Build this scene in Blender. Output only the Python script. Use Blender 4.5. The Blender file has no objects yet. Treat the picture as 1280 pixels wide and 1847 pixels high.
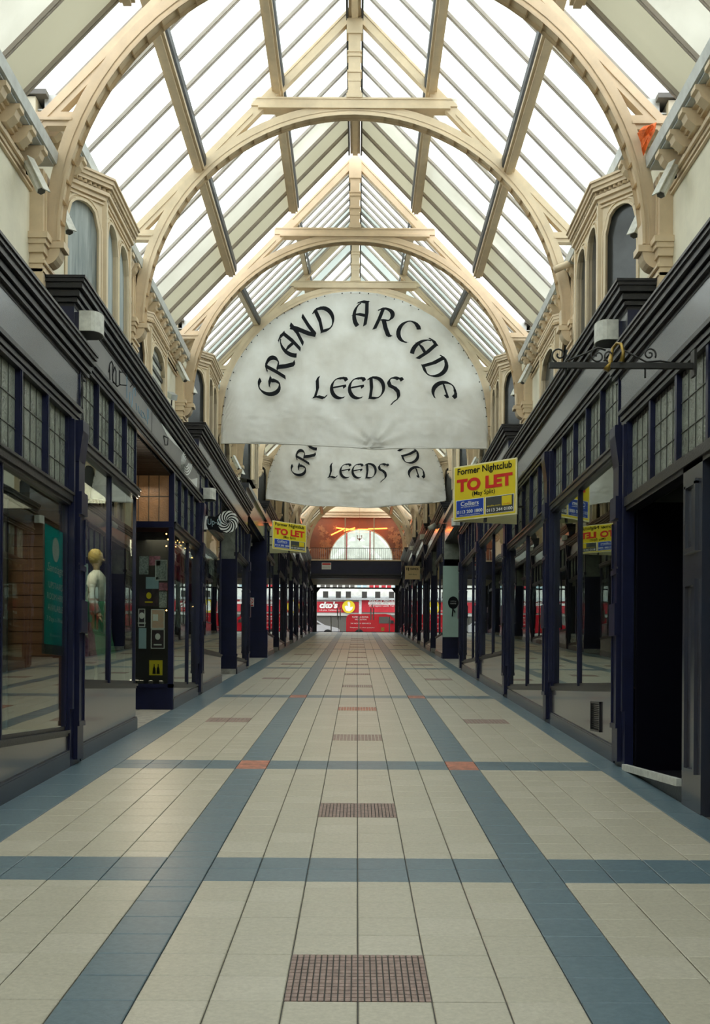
import bpy, bmesh, math, random
from mathutils import Vector, Matrix
random.seed(7)
R_ = math.radians
C = bpy.context.scene.collection
# ------------------------------------------------------------------ camera
F = 2020.0; VPX = 643.0; HY = 1238.0; ROLL = 0.006; EYE = 1.57; SL = 0.0708
cam_d = bpy.data.cameras.new('camera'); cam = bpy.data.objects.new('camera', cam_d); C.objects.link(cam)
cam.location = (0, 0, EYE); cam.rotation_euler = (math.pi/2, -ROLL, 0)
cam_d.sensor_fit = 'AUTO'; cam_d.sensor_width = 36; cam_d.lens = F/1847*36
cam_d.shift_x = -(VPX-640)/1847; cam_d.shift_y = (HY-923.5)/1847
cam_d.clip_end = 400
bpy.context.scene.camera = cam
# ------------------------------------------------------------------ world (overcast daylight)
w = bpy.data.worlds.new('sky'); bpy.context.scene.world = w; w.use_nodes = True
nt = w.node_tree; bg = nt.nodes['Background']; bg.inputs[0].default_value = (0.985, 0.995, 0.975, 1); bg.inputs[1].default_value = 3.3
vs = bpy.context.scene.view_settings
vs.view_transform = 'Standard'; vs.look = 'None'; vs.gamma = 1; vs.exposure = 0.0; vs.use_curve_mapping = False
cy = bpy.context.scene.cycles
cy.max_bounces = 8; cy.diffuse_bounces = 4; cy.glossy_bounces = 4; cy.transparent_max_bounces = 24; cy.caustics_reflective = False; cy.caustics_refractive = False
cy.use_denoising = True

# ------------------------------------------------------------------ materials
def mat(name, col, rough=.5, metal=0, spec=.5, var=.12, scale=3.0, bump=0, bscale=60, col2=None, streak=None, emit=None, estr=0, coat=0):
    m = bpy.data.materials.new(name); m.use_nodes = True; n = m.node_tree.nodes; l = m.node_tree.links
    b = n['Principled BSDF']
    b.inputs['Roughness'].default_value = rough; b.inputs['Metallic'].default_value = metal
    b.inputs['Specular IOR Level'].default_value = spec
    if coat: b.inputs['Coat Weight'].default_value = coat; b.inputs['Coat Roughness'].default_value = .08
    g = n.new('ShaderNodeNewGeometry'); mp = n.new('ShaderNodeMapping'); l.new(g.outputs['Position'], mp.inputs['Vector'])
    if streak: mp.inputs['Scale'].default_value = streak
    t = n.new('ShaderNodeTexNoise'); t.inputs['Scale'].default_value = scale; t.inputs['Detail'].default_value = 6; t.inputs['Roughness'].default_value = .62
    l.new(mp.outputs[0], t.inputs['Vector'])
    r = n.new('ShaderNodeValToRGB'); r.color_ramp.elements[0].position = .32; r.color_ramp.elements[1].position = .68
    c2 = col2 or tuple(c*(1-var*2) for c in col); c1 = col if col2 else tuple(min(1, c*(1+var)) for c in col)
    r.color_ramp.elements[0].color = (*c2, 1); r.color_ramp.elements[1].color = (*c1, 1)
    l.new(t.outputs[0], r.inputs[0]); l.new(r.outputs[0], b.inputs['Base Color'])
    if bump:
        t2 = n.new('ShaderNodeTexNoise'); t2.inputs['Scale'].default_value = bscale; t2.inputs['Detail'].default_value = 4
        l.new(g.outputs['Position'], t2.inputs['Vector'])
        bu = n.new('ShaderNodeBump'); bu.inputs['Strength'].default_value = bump; bu.inputs['Distance'].default_value = .02
        l.new(t2.outputs[0], bu.inputs['Height']); l.new(bu.outputs[0], b.inputs['Normal'])
    if emit: b.inputs['Emission Color'].default_value = (*emit, 1); b.inputs['Emission Strength'].default_value = estr
    return m

def glass(name, tint=(.86, .9, .87), rough=.0, base=.05):
    m = bpy.data.materials.new(name); m.use_nodes = True; n = m.node_tree.nodes; l = m.node_tree.links
    n.remove(n['Principled BSDF']); out = n['Material Output']
    lw = n.new('ShaderNodeLayerWeight'); lw.inputs['Blend'].default_value = .5
    p = n.new('ShaderNodeMath'); p.operation = 'POWER'; p.inputs[1].default_value = 4.0; l.new(lw.outputs['Facing'], p.inputs[0])
    a = n.new('ShaderNodeMath'); a.operation = 'MULTIPLY_ADD'; a.inputs[1].default_value = 1-base; a.inputs[2].default_value = base; l.new(p.outputs[0], a.inputs[0])
    t = n.new('ShaderNodeBsdfTransparent'); t.inputs[0].default_value = (*tint, 1)
    g = n.new('ShaderNodeBsdfGlossy'); g.inputs['Roughness'].default_value = rough; g.inputs[0].default_value = (.9, .95, .93, 1)
    tn = n.new('ShaderNodeTexNoise'); tn.inputs['Scale'].default_value = .9; tn.inputs['Detail'].default_value = 1
    ge = n.new('ShaderNodeNewGeometry'); l.new(ge.outputs['Position'], tn.inputs['Vector'])
    bu = n.new('ShaderNodeBump'); bu.inputs['Strength'].default_value = .05; bu.inputs['Distance'].default_value = .02; l.new(tn.outputs[0], bu.inputs['Height']); l.new(bu.outputs[0], g.inputs['Normal'])
    mx = n.new('ShaderNodeMixShader'); l.new(a.outputs[0], mx.inputs[0]); l.new(t.outputs[0], mx.inputs[1]); l.new(g.outputs[0], mx.inputs[2]); l.new(mx.outputs[0], out.inputs[0])
    return m

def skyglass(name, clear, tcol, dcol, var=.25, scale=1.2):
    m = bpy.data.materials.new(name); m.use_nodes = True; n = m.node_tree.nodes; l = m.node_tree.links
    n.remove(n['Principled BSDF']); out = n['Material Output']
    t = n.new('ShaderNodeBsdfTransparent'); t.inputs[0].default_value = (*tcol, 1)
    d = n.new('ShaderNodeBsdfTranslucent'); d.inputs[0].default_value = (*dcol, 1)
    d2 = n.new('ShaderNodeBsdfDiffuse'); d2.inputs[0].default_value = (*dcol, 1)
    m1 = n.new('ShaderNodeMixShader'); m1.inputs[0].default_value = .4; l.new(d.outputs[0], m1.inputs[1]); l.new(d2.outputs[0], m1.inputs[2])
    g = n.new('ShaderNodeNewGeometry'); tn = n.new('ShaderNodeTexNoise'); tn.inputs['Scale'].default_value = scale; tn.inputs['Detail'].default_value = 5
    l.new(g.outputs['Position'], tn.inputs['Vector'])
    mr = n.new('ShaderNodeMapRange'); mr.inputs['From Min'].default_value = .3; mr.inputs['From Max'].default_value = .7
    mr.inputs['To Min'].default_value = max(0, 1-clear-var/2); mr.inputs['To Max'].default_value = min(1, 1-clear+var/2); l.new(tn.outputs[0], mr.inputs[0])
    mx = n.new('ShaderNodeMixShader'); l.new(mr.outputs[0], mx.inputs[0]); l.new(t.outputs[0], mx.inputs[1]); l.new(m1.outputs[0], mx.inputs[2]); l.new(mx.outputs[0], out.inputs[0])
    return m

def flat(name, col, rough=.6, **k): return mat(name, col, rough, var=.03, **k)

M = {}
M['navy'] = mat('navy_paint', (.0085, .0115, .042), .34, spec=.35, var=.15)
M['navy_dark'] = mat('weathered_dark_navy', (.007, .008, .014), .32, spec=.4, var=.35, scale=9, col2=(.018, .0175, .019), bump=.15)
M['fascia'] = mat('fascia_paint', (.030, .039, .062), .2, spec=.7, var=.2, scale=2.2, col2=(.048, .048, .058), streak=(1, 1, .5), coat=.12)
M['signgrey'] = mat('grey_sign_board', (.15, .15, .15), .3, scale=2, col2=(.11, .11, .115))
M['riser'] = mat('stall_riser_paint', (.038, .038, .054), .2, spec=.8, scale=1.7, col2=(.10, .092, .094), streak=(1, 1, .4), coat=.4)
M['skirt'] = mat('skirting_paint', (.03, .038, .06), .25, var=.3, scale=4)
M['cream'] = mat('cream_paint', (.71, .57, .385), .45, var=.06, scale=4)
M['cream2'] = mat('pale_cream_paint', (.74, .62, .43), .5, var=.05, scale=3, bump=.05, bscale=25)
M['wallp'] = mat('cream_render', (.84, .80, .64), .7, var=.05, scale=2, bump=.08, bscale=40)
M['bar'] = mat('glazing_bar_grey', (.44, .39, .34), .5, var=.1)
M['darkstrip'] = flat('lead_grey_dark', (.03, .034, .04), .5)
M['gutter'] = mat('galvanised_grey', (.56, .61, .62), .3, metal=.1, var=.1, scale=6)
M['tile'] = mat('beige_stone_tile', (.50, .46, .36), .36, scale=45, col2=(.39, .36, .275), bump=.06, bscale=90)
M['tile2'] = mat('beige_stone_tile_pale', (.53, .49, .39), .36, scale=45, col2=(.42, .385, .30), bump=.06, bscale=90)
M['blue'] = mat('slate_blue_tile', (.125, .185, .215), .36, scale=30, col2=(.088, .135, .16), bump=.05, bscale=90)
M['grout'] = flat('dark_grout', (.10, .095, .085), .8)
M['brick'] = mat('brown_mosaic', (.30, .20, .165), .5, var=.2, scale=25)
M['redm'] = mat('terracotta_mosaic', (.48, .17, .10), .5, var=.3, scale=12)
M['glass'] = glass('shop_window_glass')
M['lead'] = flat('lead_came', (.075, .08, .07), .5)
M['obsc'] = mat('obscure_leaded_glass', (.27, .30, .25), .22, scale=6, col2=(.17, .185, .155), bump=.5, bscale=38)
M['obsc2'] = mat('amber_obscure_glass', (.42, .24, .12), .3, scale=2, col2=(.16, .12, .09), bump=.4, bscale=38, emit=(.9, .45, .16), estr=.05)
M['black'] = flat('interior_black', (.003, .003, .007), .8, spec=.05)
M['soffit'] = mat('black_slats', (.02, .018, .018), .5, var=.3)
M['wood'] = mat('brown_display_boards', (.24, .115, .05), .5, scale=5, col2=(.15, .07, .032), streak=(1, .15, 6))
M['deck'] = flat('display_deck', (.16, .13, .10), .5)
M['darkin'] = flat('dark_shop_interior', (.035, .038, .036), .7)
M['stone'] = mat('grey_threshold_stone', (.36, .35, .30), .6, var=.2, scale=8)
M['sky1'] = skyglass('clear_wired_roof_glass', .78, (.93, .97, .97), (.85, .92, .9), .16, 1.0)
M['sky2'] = skyglass('shaded_grimy_cream_roof_glass', .06, (.80, .82, .74), (.60, .59, .50), .05, 1.5)  # grime, and at roof ends shade of the next roof, put into colour
M['sky4'] = skyglass('part_shaded_grimy_roof_glass', .20, (.9, .92, .88), (.66, .66, .60), .2, 1.3)  # grime and a half step of that roof shade put into the colour
M['sky3'] = skyglass('cool_teal_roof_glass', .26, (.86, .92, .90), (.53, .57, .55), .2, .8)
M['canvas'] = mat('off_white_canvas', (.93, .925, .90), .85, scale=1.4, col2=(.80, .78, .73), var=.1)
M['ink'] = flat('black_letter_paint', (.007, .008, .01), .6, spec=.12)
M['white'] = flat('white_plastic', (.75, .77, .74), .4)
M['dwhite'] = mat('dusty_white_metal', (.62, .63, .57), .45, var=.12, scale=12)
M['camglass'] = flat('camera_front_glass', (.10, .10, .09), .2)
M['yellow'] = flat('sign_yellow', (.70, .55, .015), .4)
M['yedge'] = flat('sign_edge_pale_yellow', (.78, .74, .42), .5)
M['red'] = flat('sign_red', (.60, .02, .012), .4)
M['blue_s'] = flat('sign_blue', (.01, .05, .33), .4)
M['char'] = flat('sign_charcoal', (.05, .055, .05), .4)
M['iron'] = mat('wrought_iron', (.018, .017, .014), .5, var=.3)
M['gold'] = mat('tarnished_gold', (.38, .25, .05), .35, metal=.6, var=.3, scale=15)
M['orange'] = mat('orange_netting', (.95, .16, .02), .7, var=.2, scale=25)
M['net'] = mat('net_curtain', (.52, .58, .58), .8, scale=3, col2=(.24, .29, .30), streak=(6, 6, .35))
M['grey_p'] = mat('dark_grey_window', (.05, .055, .058), .18, var=.2, scale=2)
M['teal'] = mat('teal_banner', (.0, .52, .54), .4, scale=.7, col2=(.0, .22, .19))
M['skin'] = flat('mannequin_skin', (.52, .42, .28), .5)
M['blond'] = flat('blond_wig', (.42, .34, .10), .7)
M['blouse'] = flat('white_blouse', (.60, .66, .60), .8)
M['green'] = mat('green_dress', (.05, .26, .13), .7, scale=25, col2=(.03, .15, .08))
M['pinkd'] = mat('patterned_dress', (.42, .18, .24), .8, scale=30, col2=(.12, .04, .08))
M['bulb'] = mat('warm_bulb', (1, .7, .4), .4, emit=(1, .55, .18), estr=9)
M['spot'] = mat('warm_spot', (1, .9, .8), .4, emit=(1, .8, .6), estr=6)
M['neon'] = mat('orange_neon', (1, .3, .1), .4, emit=(1, .16, .02), estr=9)
M['mural'] = mat('rust_mural', (.34, .10, .04), .7, scale=1.4, col2=(.20, .075, .04), emit=None)
M['mural2'] = mat('pale_rust_blossom', (.55, .20, .07), .7, scale=5, col2=(.36, .15, .07))
M['sage'] = flat('sage_green_panel', (.36, .50, .43), .5)
M['kraft'] = flat('kraft_brown_board', (.72, .56, .30), .6)
M['shopred'] = mat('shop_sign_red', (.42, .012, .025), .4, var=.1)
M['vanred'] = mat('van_red_paint', (.42, .012, .022), .2, coat=.5, var=.05)
M['facade'] = mat('pale_stone_facade', (.62, .64, .60), .7, var=.12, scale=2)
M['asph'] = mat('asphalt', (.12, .12, .12), .8, var=.2)
M['tyre'] = flat('tyre_rubber', (.012, .012, .012), .8)
M['carw'] = flat('white_car_paint', (.6, .62, .64), .2)
M['pal'] = flat('pale_blue_print', (.35, .50, .56), .5)
M['pink'] = mat('pink_print', (.55, .2, .27), .5, var=.3, scale=30)
M['coll'] = mat('collage_print', (.55, .6, .55), .5, scale=40, col2=(.12, .14, .15))
M['peach'] = mat('peach_print', (.62, .36, .25), .5, scale=20, col2=(.5, .42, .34))
M['purp'] = mat('dark_poster', (.07, .035, .05), .5, scale=30, col2=(.02, .02, .03))
M['chalk'] = flat('blue_chalk', (.25, .45, .62), .8)
M['pewter'] = flat('silver_grey_paint', (.50, .52, .50), .4)
M['rope'] = flat('black_cable', (.01, .01, .01), .6)
M['soff2'] = flat('olive_soffit', (.22, .19, .10), .6)
M['brickw'] = mat('street_brick', (.20, .14, .11), .8, var=.2)
M['plas'] = mat('outer_roof_felt', (.2, .2, .19), .9)

# ------------------------------------------------------------------ mesh builder
def canvas_mat(m):
    n = m.node_tree.nodes; l = m.node_tree.links; b = n['Principled BSDF']; out = n['Material Output']
    t = n.new('ShaderNodeBsdfTranslucent'); src = b.inputs['Base Color'].links[0].from_socket; l.new(src, t.inputs[0])
    mx = n.new('ShaderNodeMixShader'); mx.inputs[0].default_value = .5; l.new(b.outputs[0], mx.inputs[1]); l.new(t.outputs[0], mx.inputs[2]); l.new(mx.outputs[0], out.inputs[0])
canvas_mat(M['canvas'])
class MB:
    def __init__(s): s.v = []; s.f = []; s.m = []; s.mats = []
    def mi(s, m):
        if m is None: return 0
        if m not in s.mats: s.mats.append(m)
        return s.mats.index(m)
    def add(s, vs, fs, m=None):
        b = len(s.v); s.v += [tuple(p) for p in vs]; k = s.mi(m)
        for f in fs: s.f.append(tuple(b+i for i in f)); s.m.append(k)
    def box(s, x0, x1, y0, y1, z0, z1, m=None):
        if x0 > x1: x0, x1 = x1, x0
        if y0 > y1: y0, y1 = y1, y0
        if z0 > z1: z0, z1 = z1, z0
        s.add([(x0,y0,z0),(x1,y0,z0),(x1,y1,z0),(x0,y1,z0),(x0,y0,z1),(x1,y0,z1),(x1,y1,z1),(x0,y1,z1)],
              [(0,3,2,1),(4,5,6,7),(0,1,5,4),(1,2,6,5),(2,3,7,6),(3,0,4,7)], m)
    def prism(s, poly, d, m=None):
        """poly: list of 3d points (planar), d: extrusion vector"""
        n = len(poly); d = Vector(d); P = [Vector(p) for p in poly]; Q = [p+d for p in P]
        s.add(P+Q, [tuple(reversed(range(n))), tuple(range(n, 2*n))]+[(i, (i+1) % n, (i+1) % n+n, i+n) for i in range(n)], m)
    def bar(s, a, b, wx, wz, up=(0,0,1), m=None):
        a = Vector(a); b = Vector(b); d = (b-a).normalized(); u = Vector(up); x = d.cross(u)
        if x.length < 1e-4: x = d.cross(Vector((0,1,0)))
        x.normalize(); z = x.cross(d).normalized()
        c = [(-1,-1),(1,-1),(1,1),(-1,1)]
        s.prism([a+x*i*wx/2+z*j*wz/2 for i, j in c], b-a, m)
    def tube(s, pts, r, n=8, m=None, closed=False, caps=True):
        P = [Vector(p) for p in pts]; rings = []; k = len(P)
        rr = r if isinstance(r, (list, tuple)) else [r]*k
        pu = None; vs = []
        for i, p in enumerate(P):
            t = (P[(i+1) % k if closed else min(i+1, k-1)]-P[(i-1) % k if closed else max(i-1, 0)]).normalized()
            if pu is None:
                pu = t.orthogonal().normalized()
            u = (pu-t*pu.dot(t)).normalized(); v = t.cross(u); pu = u
            for j in range(n):
                a = 2*math.pi*j/n; vs.append(p+(u*math.cos(a)+v*math.sin(a))*rr[i])
        fs = []
        for i in range(k if closed else k-1):
            for j in range(n):
                a = i*n+j; b = i*n+(j+1) % n; c = ((i+1) % k)*n+(j+1) % n; d = ((i+1) % k)*n+j
                fs.append((a, b, c, d))
        if caps and not closed: fs += [tuple(reversed(range(n))), tuple(range((k-1)*n, k*n))]
        s.add(vs, fs, m)
    def loft(s, rings, m=None, cap=True):
        n = len(rings[0]); k = len(rings); vs = [p for r in rings for p in r]; fs = []
        for i in range(k-1):
            for j in range(n): fs.append((i*n+j, i*n+(j+1) % n, (i+1)*n+(j+1) % n, (i+1)*n+j))
        if cap: fs += [tuple(reversed(range(n))), tuple(range((k-1)*n, k*n))]
        s.add(vs, fs, m)
    def mesh(s, name, m=None):
        me = bpy.data.meshes.new(name); me.from_pydata(s.v, [], s.f)
        ms = s.mats if s.mats else [m]
        if s.mats and m is not None and None in ms: ms = [m if x is None else x for x in ms]
        for x in ms: me.materials.append(x)
        if s.mats:
            for p, k in zip(me.polygons, s.m): p.material_index = k
        bm = bmesh.new(); bm.from_mesh(me); bmesh.ops.recalc_face_normals(bm, faces=bm.faces); bm.to_mesh(me); bm.free()
        return me
    def build(s, name, m=None, parent=None, smooth=False):
        me = s.mesh(name, m)
        if smooth:
            for p in me.polygons: p.use_smooth = True
        o = bpy.data.objects.new(name, me); C.objects.link(o)
        if parent is not None: o.parent = parent; 
        return o

def put(o, parent):
    """parent keeping world placement when parent has only a translation"""
    o.parent = parent
    o.matrix_parent_inverse = parent.matrix_world.inverted() if False else Matrix.Translation(-Vector(parent.location))
    return o
def empty(name, loc, label=None, cat=None, group=None, kind=None):
    o = bpy.data.objects.new(name, None); o.empty_display_size = .1; o.location = loc; C.objects.link(o); tag(o, label, cat, group, kind); return o
def tag(o, label=None, cat=None, group=None, kind=None):
    if label: o['label'] = label
    if cat: o['category'] = cat
    if group: o['group'] = group
    if kind: o['kind'] = kind
    return o
def part(mb, name, m, parent, smooth=False, label=None, kind=None):
    o = mb.build(name, m, None, smooth); put(o, parent) if parent is not None else None
    if label: o['label'] = label
    if kind: o['kind'] = kind
    return o
def subpart(mb, name, m, parent, root, smooth=False):
    o = mb.build(name, m, None, smooth); o.parent = parent
    o.matrix_parent_inverse = Matrix.Identity(4); 
    return o
def share(me, name, parent, loc):
    o = bpy.data.objects.new(name, me); C.objects.link(o); o.parent = parent
    o.location = Vector(loc)-Vector(parent.location) if parent is not None else loc
    return o

def text(name, s, origin, ux, uz, w, h, m, parent, depth=.003, bold=0.0, shear=0):
    """lettering fitted in a w x h rectangle whose lower left corner is origin"""
    cu = bpy.data.curves.new('t', 'FONT'); cu.body = s; cu.resolution_u = 4; cu.offset = bold; cu.shear = shear
    to = bpy.data.objects.new('t', cu); C.objects.link(to); dg = bpy.context.evaluated_depsgraph_get(); dg.update()
    me0 = bpy.data.meshes.new_from_object(to.evaluated_get(dg)); bpy.data.objects.remove(to)
    vs = [v.co.copy() for v in me0.vertices]; fs = [tuple(p.vertices) for p in me0.polygons]
    if not vs: return None
    x0 = min(v.x for v in vs); x1 = max(v.x for v in vs); y0 = min(v.y for v in vs); y1 = max(v.y for v in vs)
    ux = Vector(ux).normalized(); uz = Vector(uz).normalized(); nn = ux.cross(uz); o0 = Vector(origin)
    mb = MB(); mb.add([o0+ux*(v.x-x0)/(x1-x0)*w+uz*(v.y-y0)/(y1-y0)*h+nn*depth for v in vs], fs, None)
    bpy.data.meshes.remove(me0)
    me = bpy.data.meshes.new(name); me.from_pydata(mb.v, [], mb.f); me.materials.append(m)
    o = bpy.data.objects.new(name, me); C.objects.link(o)
    if parent is not None: put(o, parent)
    return o

def px(x, y, Y):
    dx = (x-VPX)+ROLL*(y-HY); dy = (y-HY)-ROLL*(x-VPX)
    return dx*Y/F, EYE-dy*Y/F

XC = -.08
def X(s, h): return XC+s*h
def fl(y): return SL*y
LV = [-6.4, 2.35, 11.1, 19.85, 28.5, 34.4, 43.2, 51.9, 60.6, 69.3]
def T_of(y0): return 5.59+SL*(y0-11.1)
TT = {y: T_of(y) for y in LV}
TT[28.5] = T_of(28.5)
LEVELS = [(-6.4, 2.35), (2.35, 11.1), (11.1, 19.85), (19.85, 28.5), (34.4, 43.2), (43.2, 51.9), (51.9, 60.6), (60.6, 69.3)]

# ================================================================== FLOOR
W_T = .296; XT = .012
floor = MB()
floor.prism([(-3.9, -7, fl(-7)-.012), (-3.9, 70, fl(70)-.012), (3.8, 70, fl(70)-.012), (3.8, -7, fl(-7)-.012)], (0, 0, -.3))
floor = floor.build('floor', M['grout']); tag(floor, kind='structure')
bands = [(-2.4, -1.8), (2.0, 2.6), (6.41, 7.01), (10.84, 11.43), (19.35, 19.95), (28.4, 29.0), (32.1, 32.4), (41.4, 42.0), (49.0, 49.6), (54.2, 54.8), (61, 61.6), (67, 67.6)]
rows = []
y = -7.0
def fill(a, b, fixed=None):
    out = []; y = a
    if fixed: out += [(a, fixed)]; y = fixed
    while y < b-.02:
        e = min(y+.3, b)
        if b-e < .05: e = b
        out.append((y, e)); y = e
    return out
prev = -7.0
for i, (a, b) in enumerate(bands):
    if i == 2:
        rows += [(u, v, 0) for u, v in fill(prev, 2.66)]
        rows += [(u, v, 0) for u, v in fill(2.66, a)]
    elif i == 3: rows += [(u, v, 0) for u, v in fill(prev, a, 7.17)]
    else: rows += [(u, v, 0) for u, v in fill(prev, a)]
    rows += [(u, v, 1) for u, v in fill(a, b)]
    prev = b
rows += [(u, v, 0) for u, v in fill(prev, 69.6)]
drains = [(4.46, 5.06), (8.37, 8.97), (13.18, 13.78), (17.0, 17.55), (21.95, 22.55), (25.9, 26.5), (30.3, 30.9), (34.6, 35.2), (38.5, 39.1), (43.7, 44.3), (46.8, 47.4), (52.4, 53), (55.8, 56.4), (.9, 1.5)]
sdr = [(15.2, 15.75), (24.2, 24.75), (30.3, 30.9), (36.5, 37.1), (45.7, 46.3), (5.9, 5.95)][:5]
def in_drain(xa, xb, ya, yb):
    xm = (xa+xb)/2; ym = (ya+yb)/2
    if abs(xm) < W_T and any(a < ym < b for a, b in drains[:2]): return True
    return False
def tile_mesh(w, d, m, name):
    g = .0028; e = .004; b = MB(); t = -.0; th = .02
    xs = [0, e, w-2*g-e, w-2*g]; ys = [0, e, d-2*g-e, d-2*g]
    lo = [(0, 0), (xs[3], 0), (xs[3], ys[3]), (0, ys[3])]; hi = [(e, e), (xs[2], e), (xs[2], ys[2]), (e, ys[2])]
    V = [(x+g, y+g, -th+SL*y) for x, y in lo]+[(x+g, y+g, -.003+SL*y) for x, y in lo]+[(x+g, y+g, SL*y) for x, y in hi]
    Fc = [(0,1,5,4),(1,2,6,5),(2,3,7,6),(3,0,4,7),(4,5,9,8),(5,6,10,9),(6,7,11,10),(7,4,8,11),(8,9,10,11)]
    b.add(V, Fc); return b
tile_cache = {}
def tmesh(w, d, mk):
    k = (round(w, 3), round(d, 2), mk)
    if k not in tile_cache: tile_cache[k] = tile_mesh(w, d, M[mk], mk).mesh('floor_tile', M[mk])
    return tile_cache[k]
cand = []
offs = {c: random.choice([0, 0, 0, .012, -.01]) for c in range(-9, 9)}
for (ya, yb, band) in rows:
    for c in range(-8, 8):
        xa = XT+c*W_T; xb = xa+W_T
        if in_drain(xa-XT, xb-XT, ya, yb): continue
        mk = 'blue' if (c in (-4, 3) or band) else ('tile2' if (c*7+int(ya*10)) % 5 == 0 else 'tile')
        redx = c in (-4, 3) and band and (10.8 < ya < 11.5 or 19.3 < ya < 20)
        if redx: mk = 'redm'
        cand.append((ya, yb, xa, xb, mk))
blen = .6; y = -7.0
while y < 69.5:
    e = min(y+blen, 69.6)
    cand.append((y, e, X(-1, 2.72)+.0, XT-8*W_T, 'blue')); cand.append((y, e, XT+8*W_T, X(1, 2.72), 'blue')); y = e
def visible(c):
    ya, yb, xa, xb, mk = c
    if yb < 4.2: return False
    ym = max(ya, .1); return xb*F/yb > -645 and xa*F/yb < 640
vis = sorted([c for c in cand if visible(c)], key=lambda c: c[0])
near = set(vis[:292])
rest = {}
for c in cand:
    ya, yb, xa, xb, mk = c
    if c in near:
        o = share(tmesh(xb-xa, yb-ya, mk), 'floor_tile', floor, (xa, ya, fl(ya)+random.choice([0, 0, .0006, -.0006])))
    else:
        b = rest.setdefault(mk, MB()); t = tile_mesh(xb-xa, yb-ya, None, '')
        off = len(b.v); b.v += [(v[0]+xa, v[1]+ya, v[2]+fl(ya)) for v in t.v]; b.f += [tuple(i+off for i in f) for f in t.f]; b.m += [0]*len(t.f)
for mk, b in rest.items():
    o = part(b, {'tile': 'beige_tiles', 'tile2': 'pale_beige_tiles', 'blue': 'blue_tiles', 'redm': 'terracotta_tiles'}[mk], M[mk], floor, kind='stuff')
def mosaic(x0, x1, y0, y1, m, nx, ny, lift):
    b = MB(); dx = (x1-x0)/nx; dy = (y1-y0)/ny; g = min(.004, dx*.12)
    for i in range(nx):
        for j in range(ny):
            xa = x0+i*dx+g; xb = x0+(i+1)*dx-g; ya = y0+j*dy+g*.8; yb = y0+(j+1)*dy-g*.8
            z0 = fl(ya)+lift; z1 = fl(yb)+lift; b.add([(xa, ya, z0-.012), (xb, ya, z0-.012), (xb, yb, z1-.012), (xa, yb, z1-.012), (xa, ya, z0), (xb, ya, z0), (xb, yb, z1), (xa, yb, z1)],
                  [(4,5,6,7),(0,1,5,4),(1,2,6,5),(2,3,7,6),(3,0,4,7)], m)
    o = part(b, 'mosaic_panel', None, floor); o['kind'] = 'stuff'; return o
for k, (a, b_) in enumerate(drains):
    nx, ny = (22, 14) if a < 12 else (14, 6)
    if a > 30: nx, ny = 6, 2
    mosaic(XT-W_T, XT+W_T, a, b_, M['brick'] if k != 3 else M['redm'], nx, ny, 0 if a < 9 and a > 4 else .003)
for (a, b_) in sdr:
    for s in (-1, 1): mosaic(XT+(5 if s > 0 else -7)*W_T, XT+(7 if s > 0 else -5)*W_T, a, b_, M['brick'], 12 if a < 20 else 6, 6 if a < 20 else 2, .003)
# side passage floors and threshold paving
b = MB()
for s in (-1, 1):
    for ya, yb in ([(14.3, 16.95), (23.2, 25.95)] if s < 0 else []) + [(28.45, 34.3)]:
        n = int((yb-ya)/.45)
        for i in range(n):
            y0 = ya+i*(yb-ya)/n; y1 = ya+(i+1)*(yb-ya)/n
            for k in range(2 if yb < 27 else 6):
                h0 = 2.72+k*.5; h1 = h0+.49
                p = [(X(s, h0), y0+.004, fl(y0)), (X(s, h1), y0+.004, fl(y0)), (X(s, h1), y1-.004, fl(y1)), (X(s, h0), y1-.004, fl(y1))]
                b.prism(p, (0, 0, -.02))
part(b, 'passage_paving', M['stone'], floor, kind='stuff')

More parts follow.
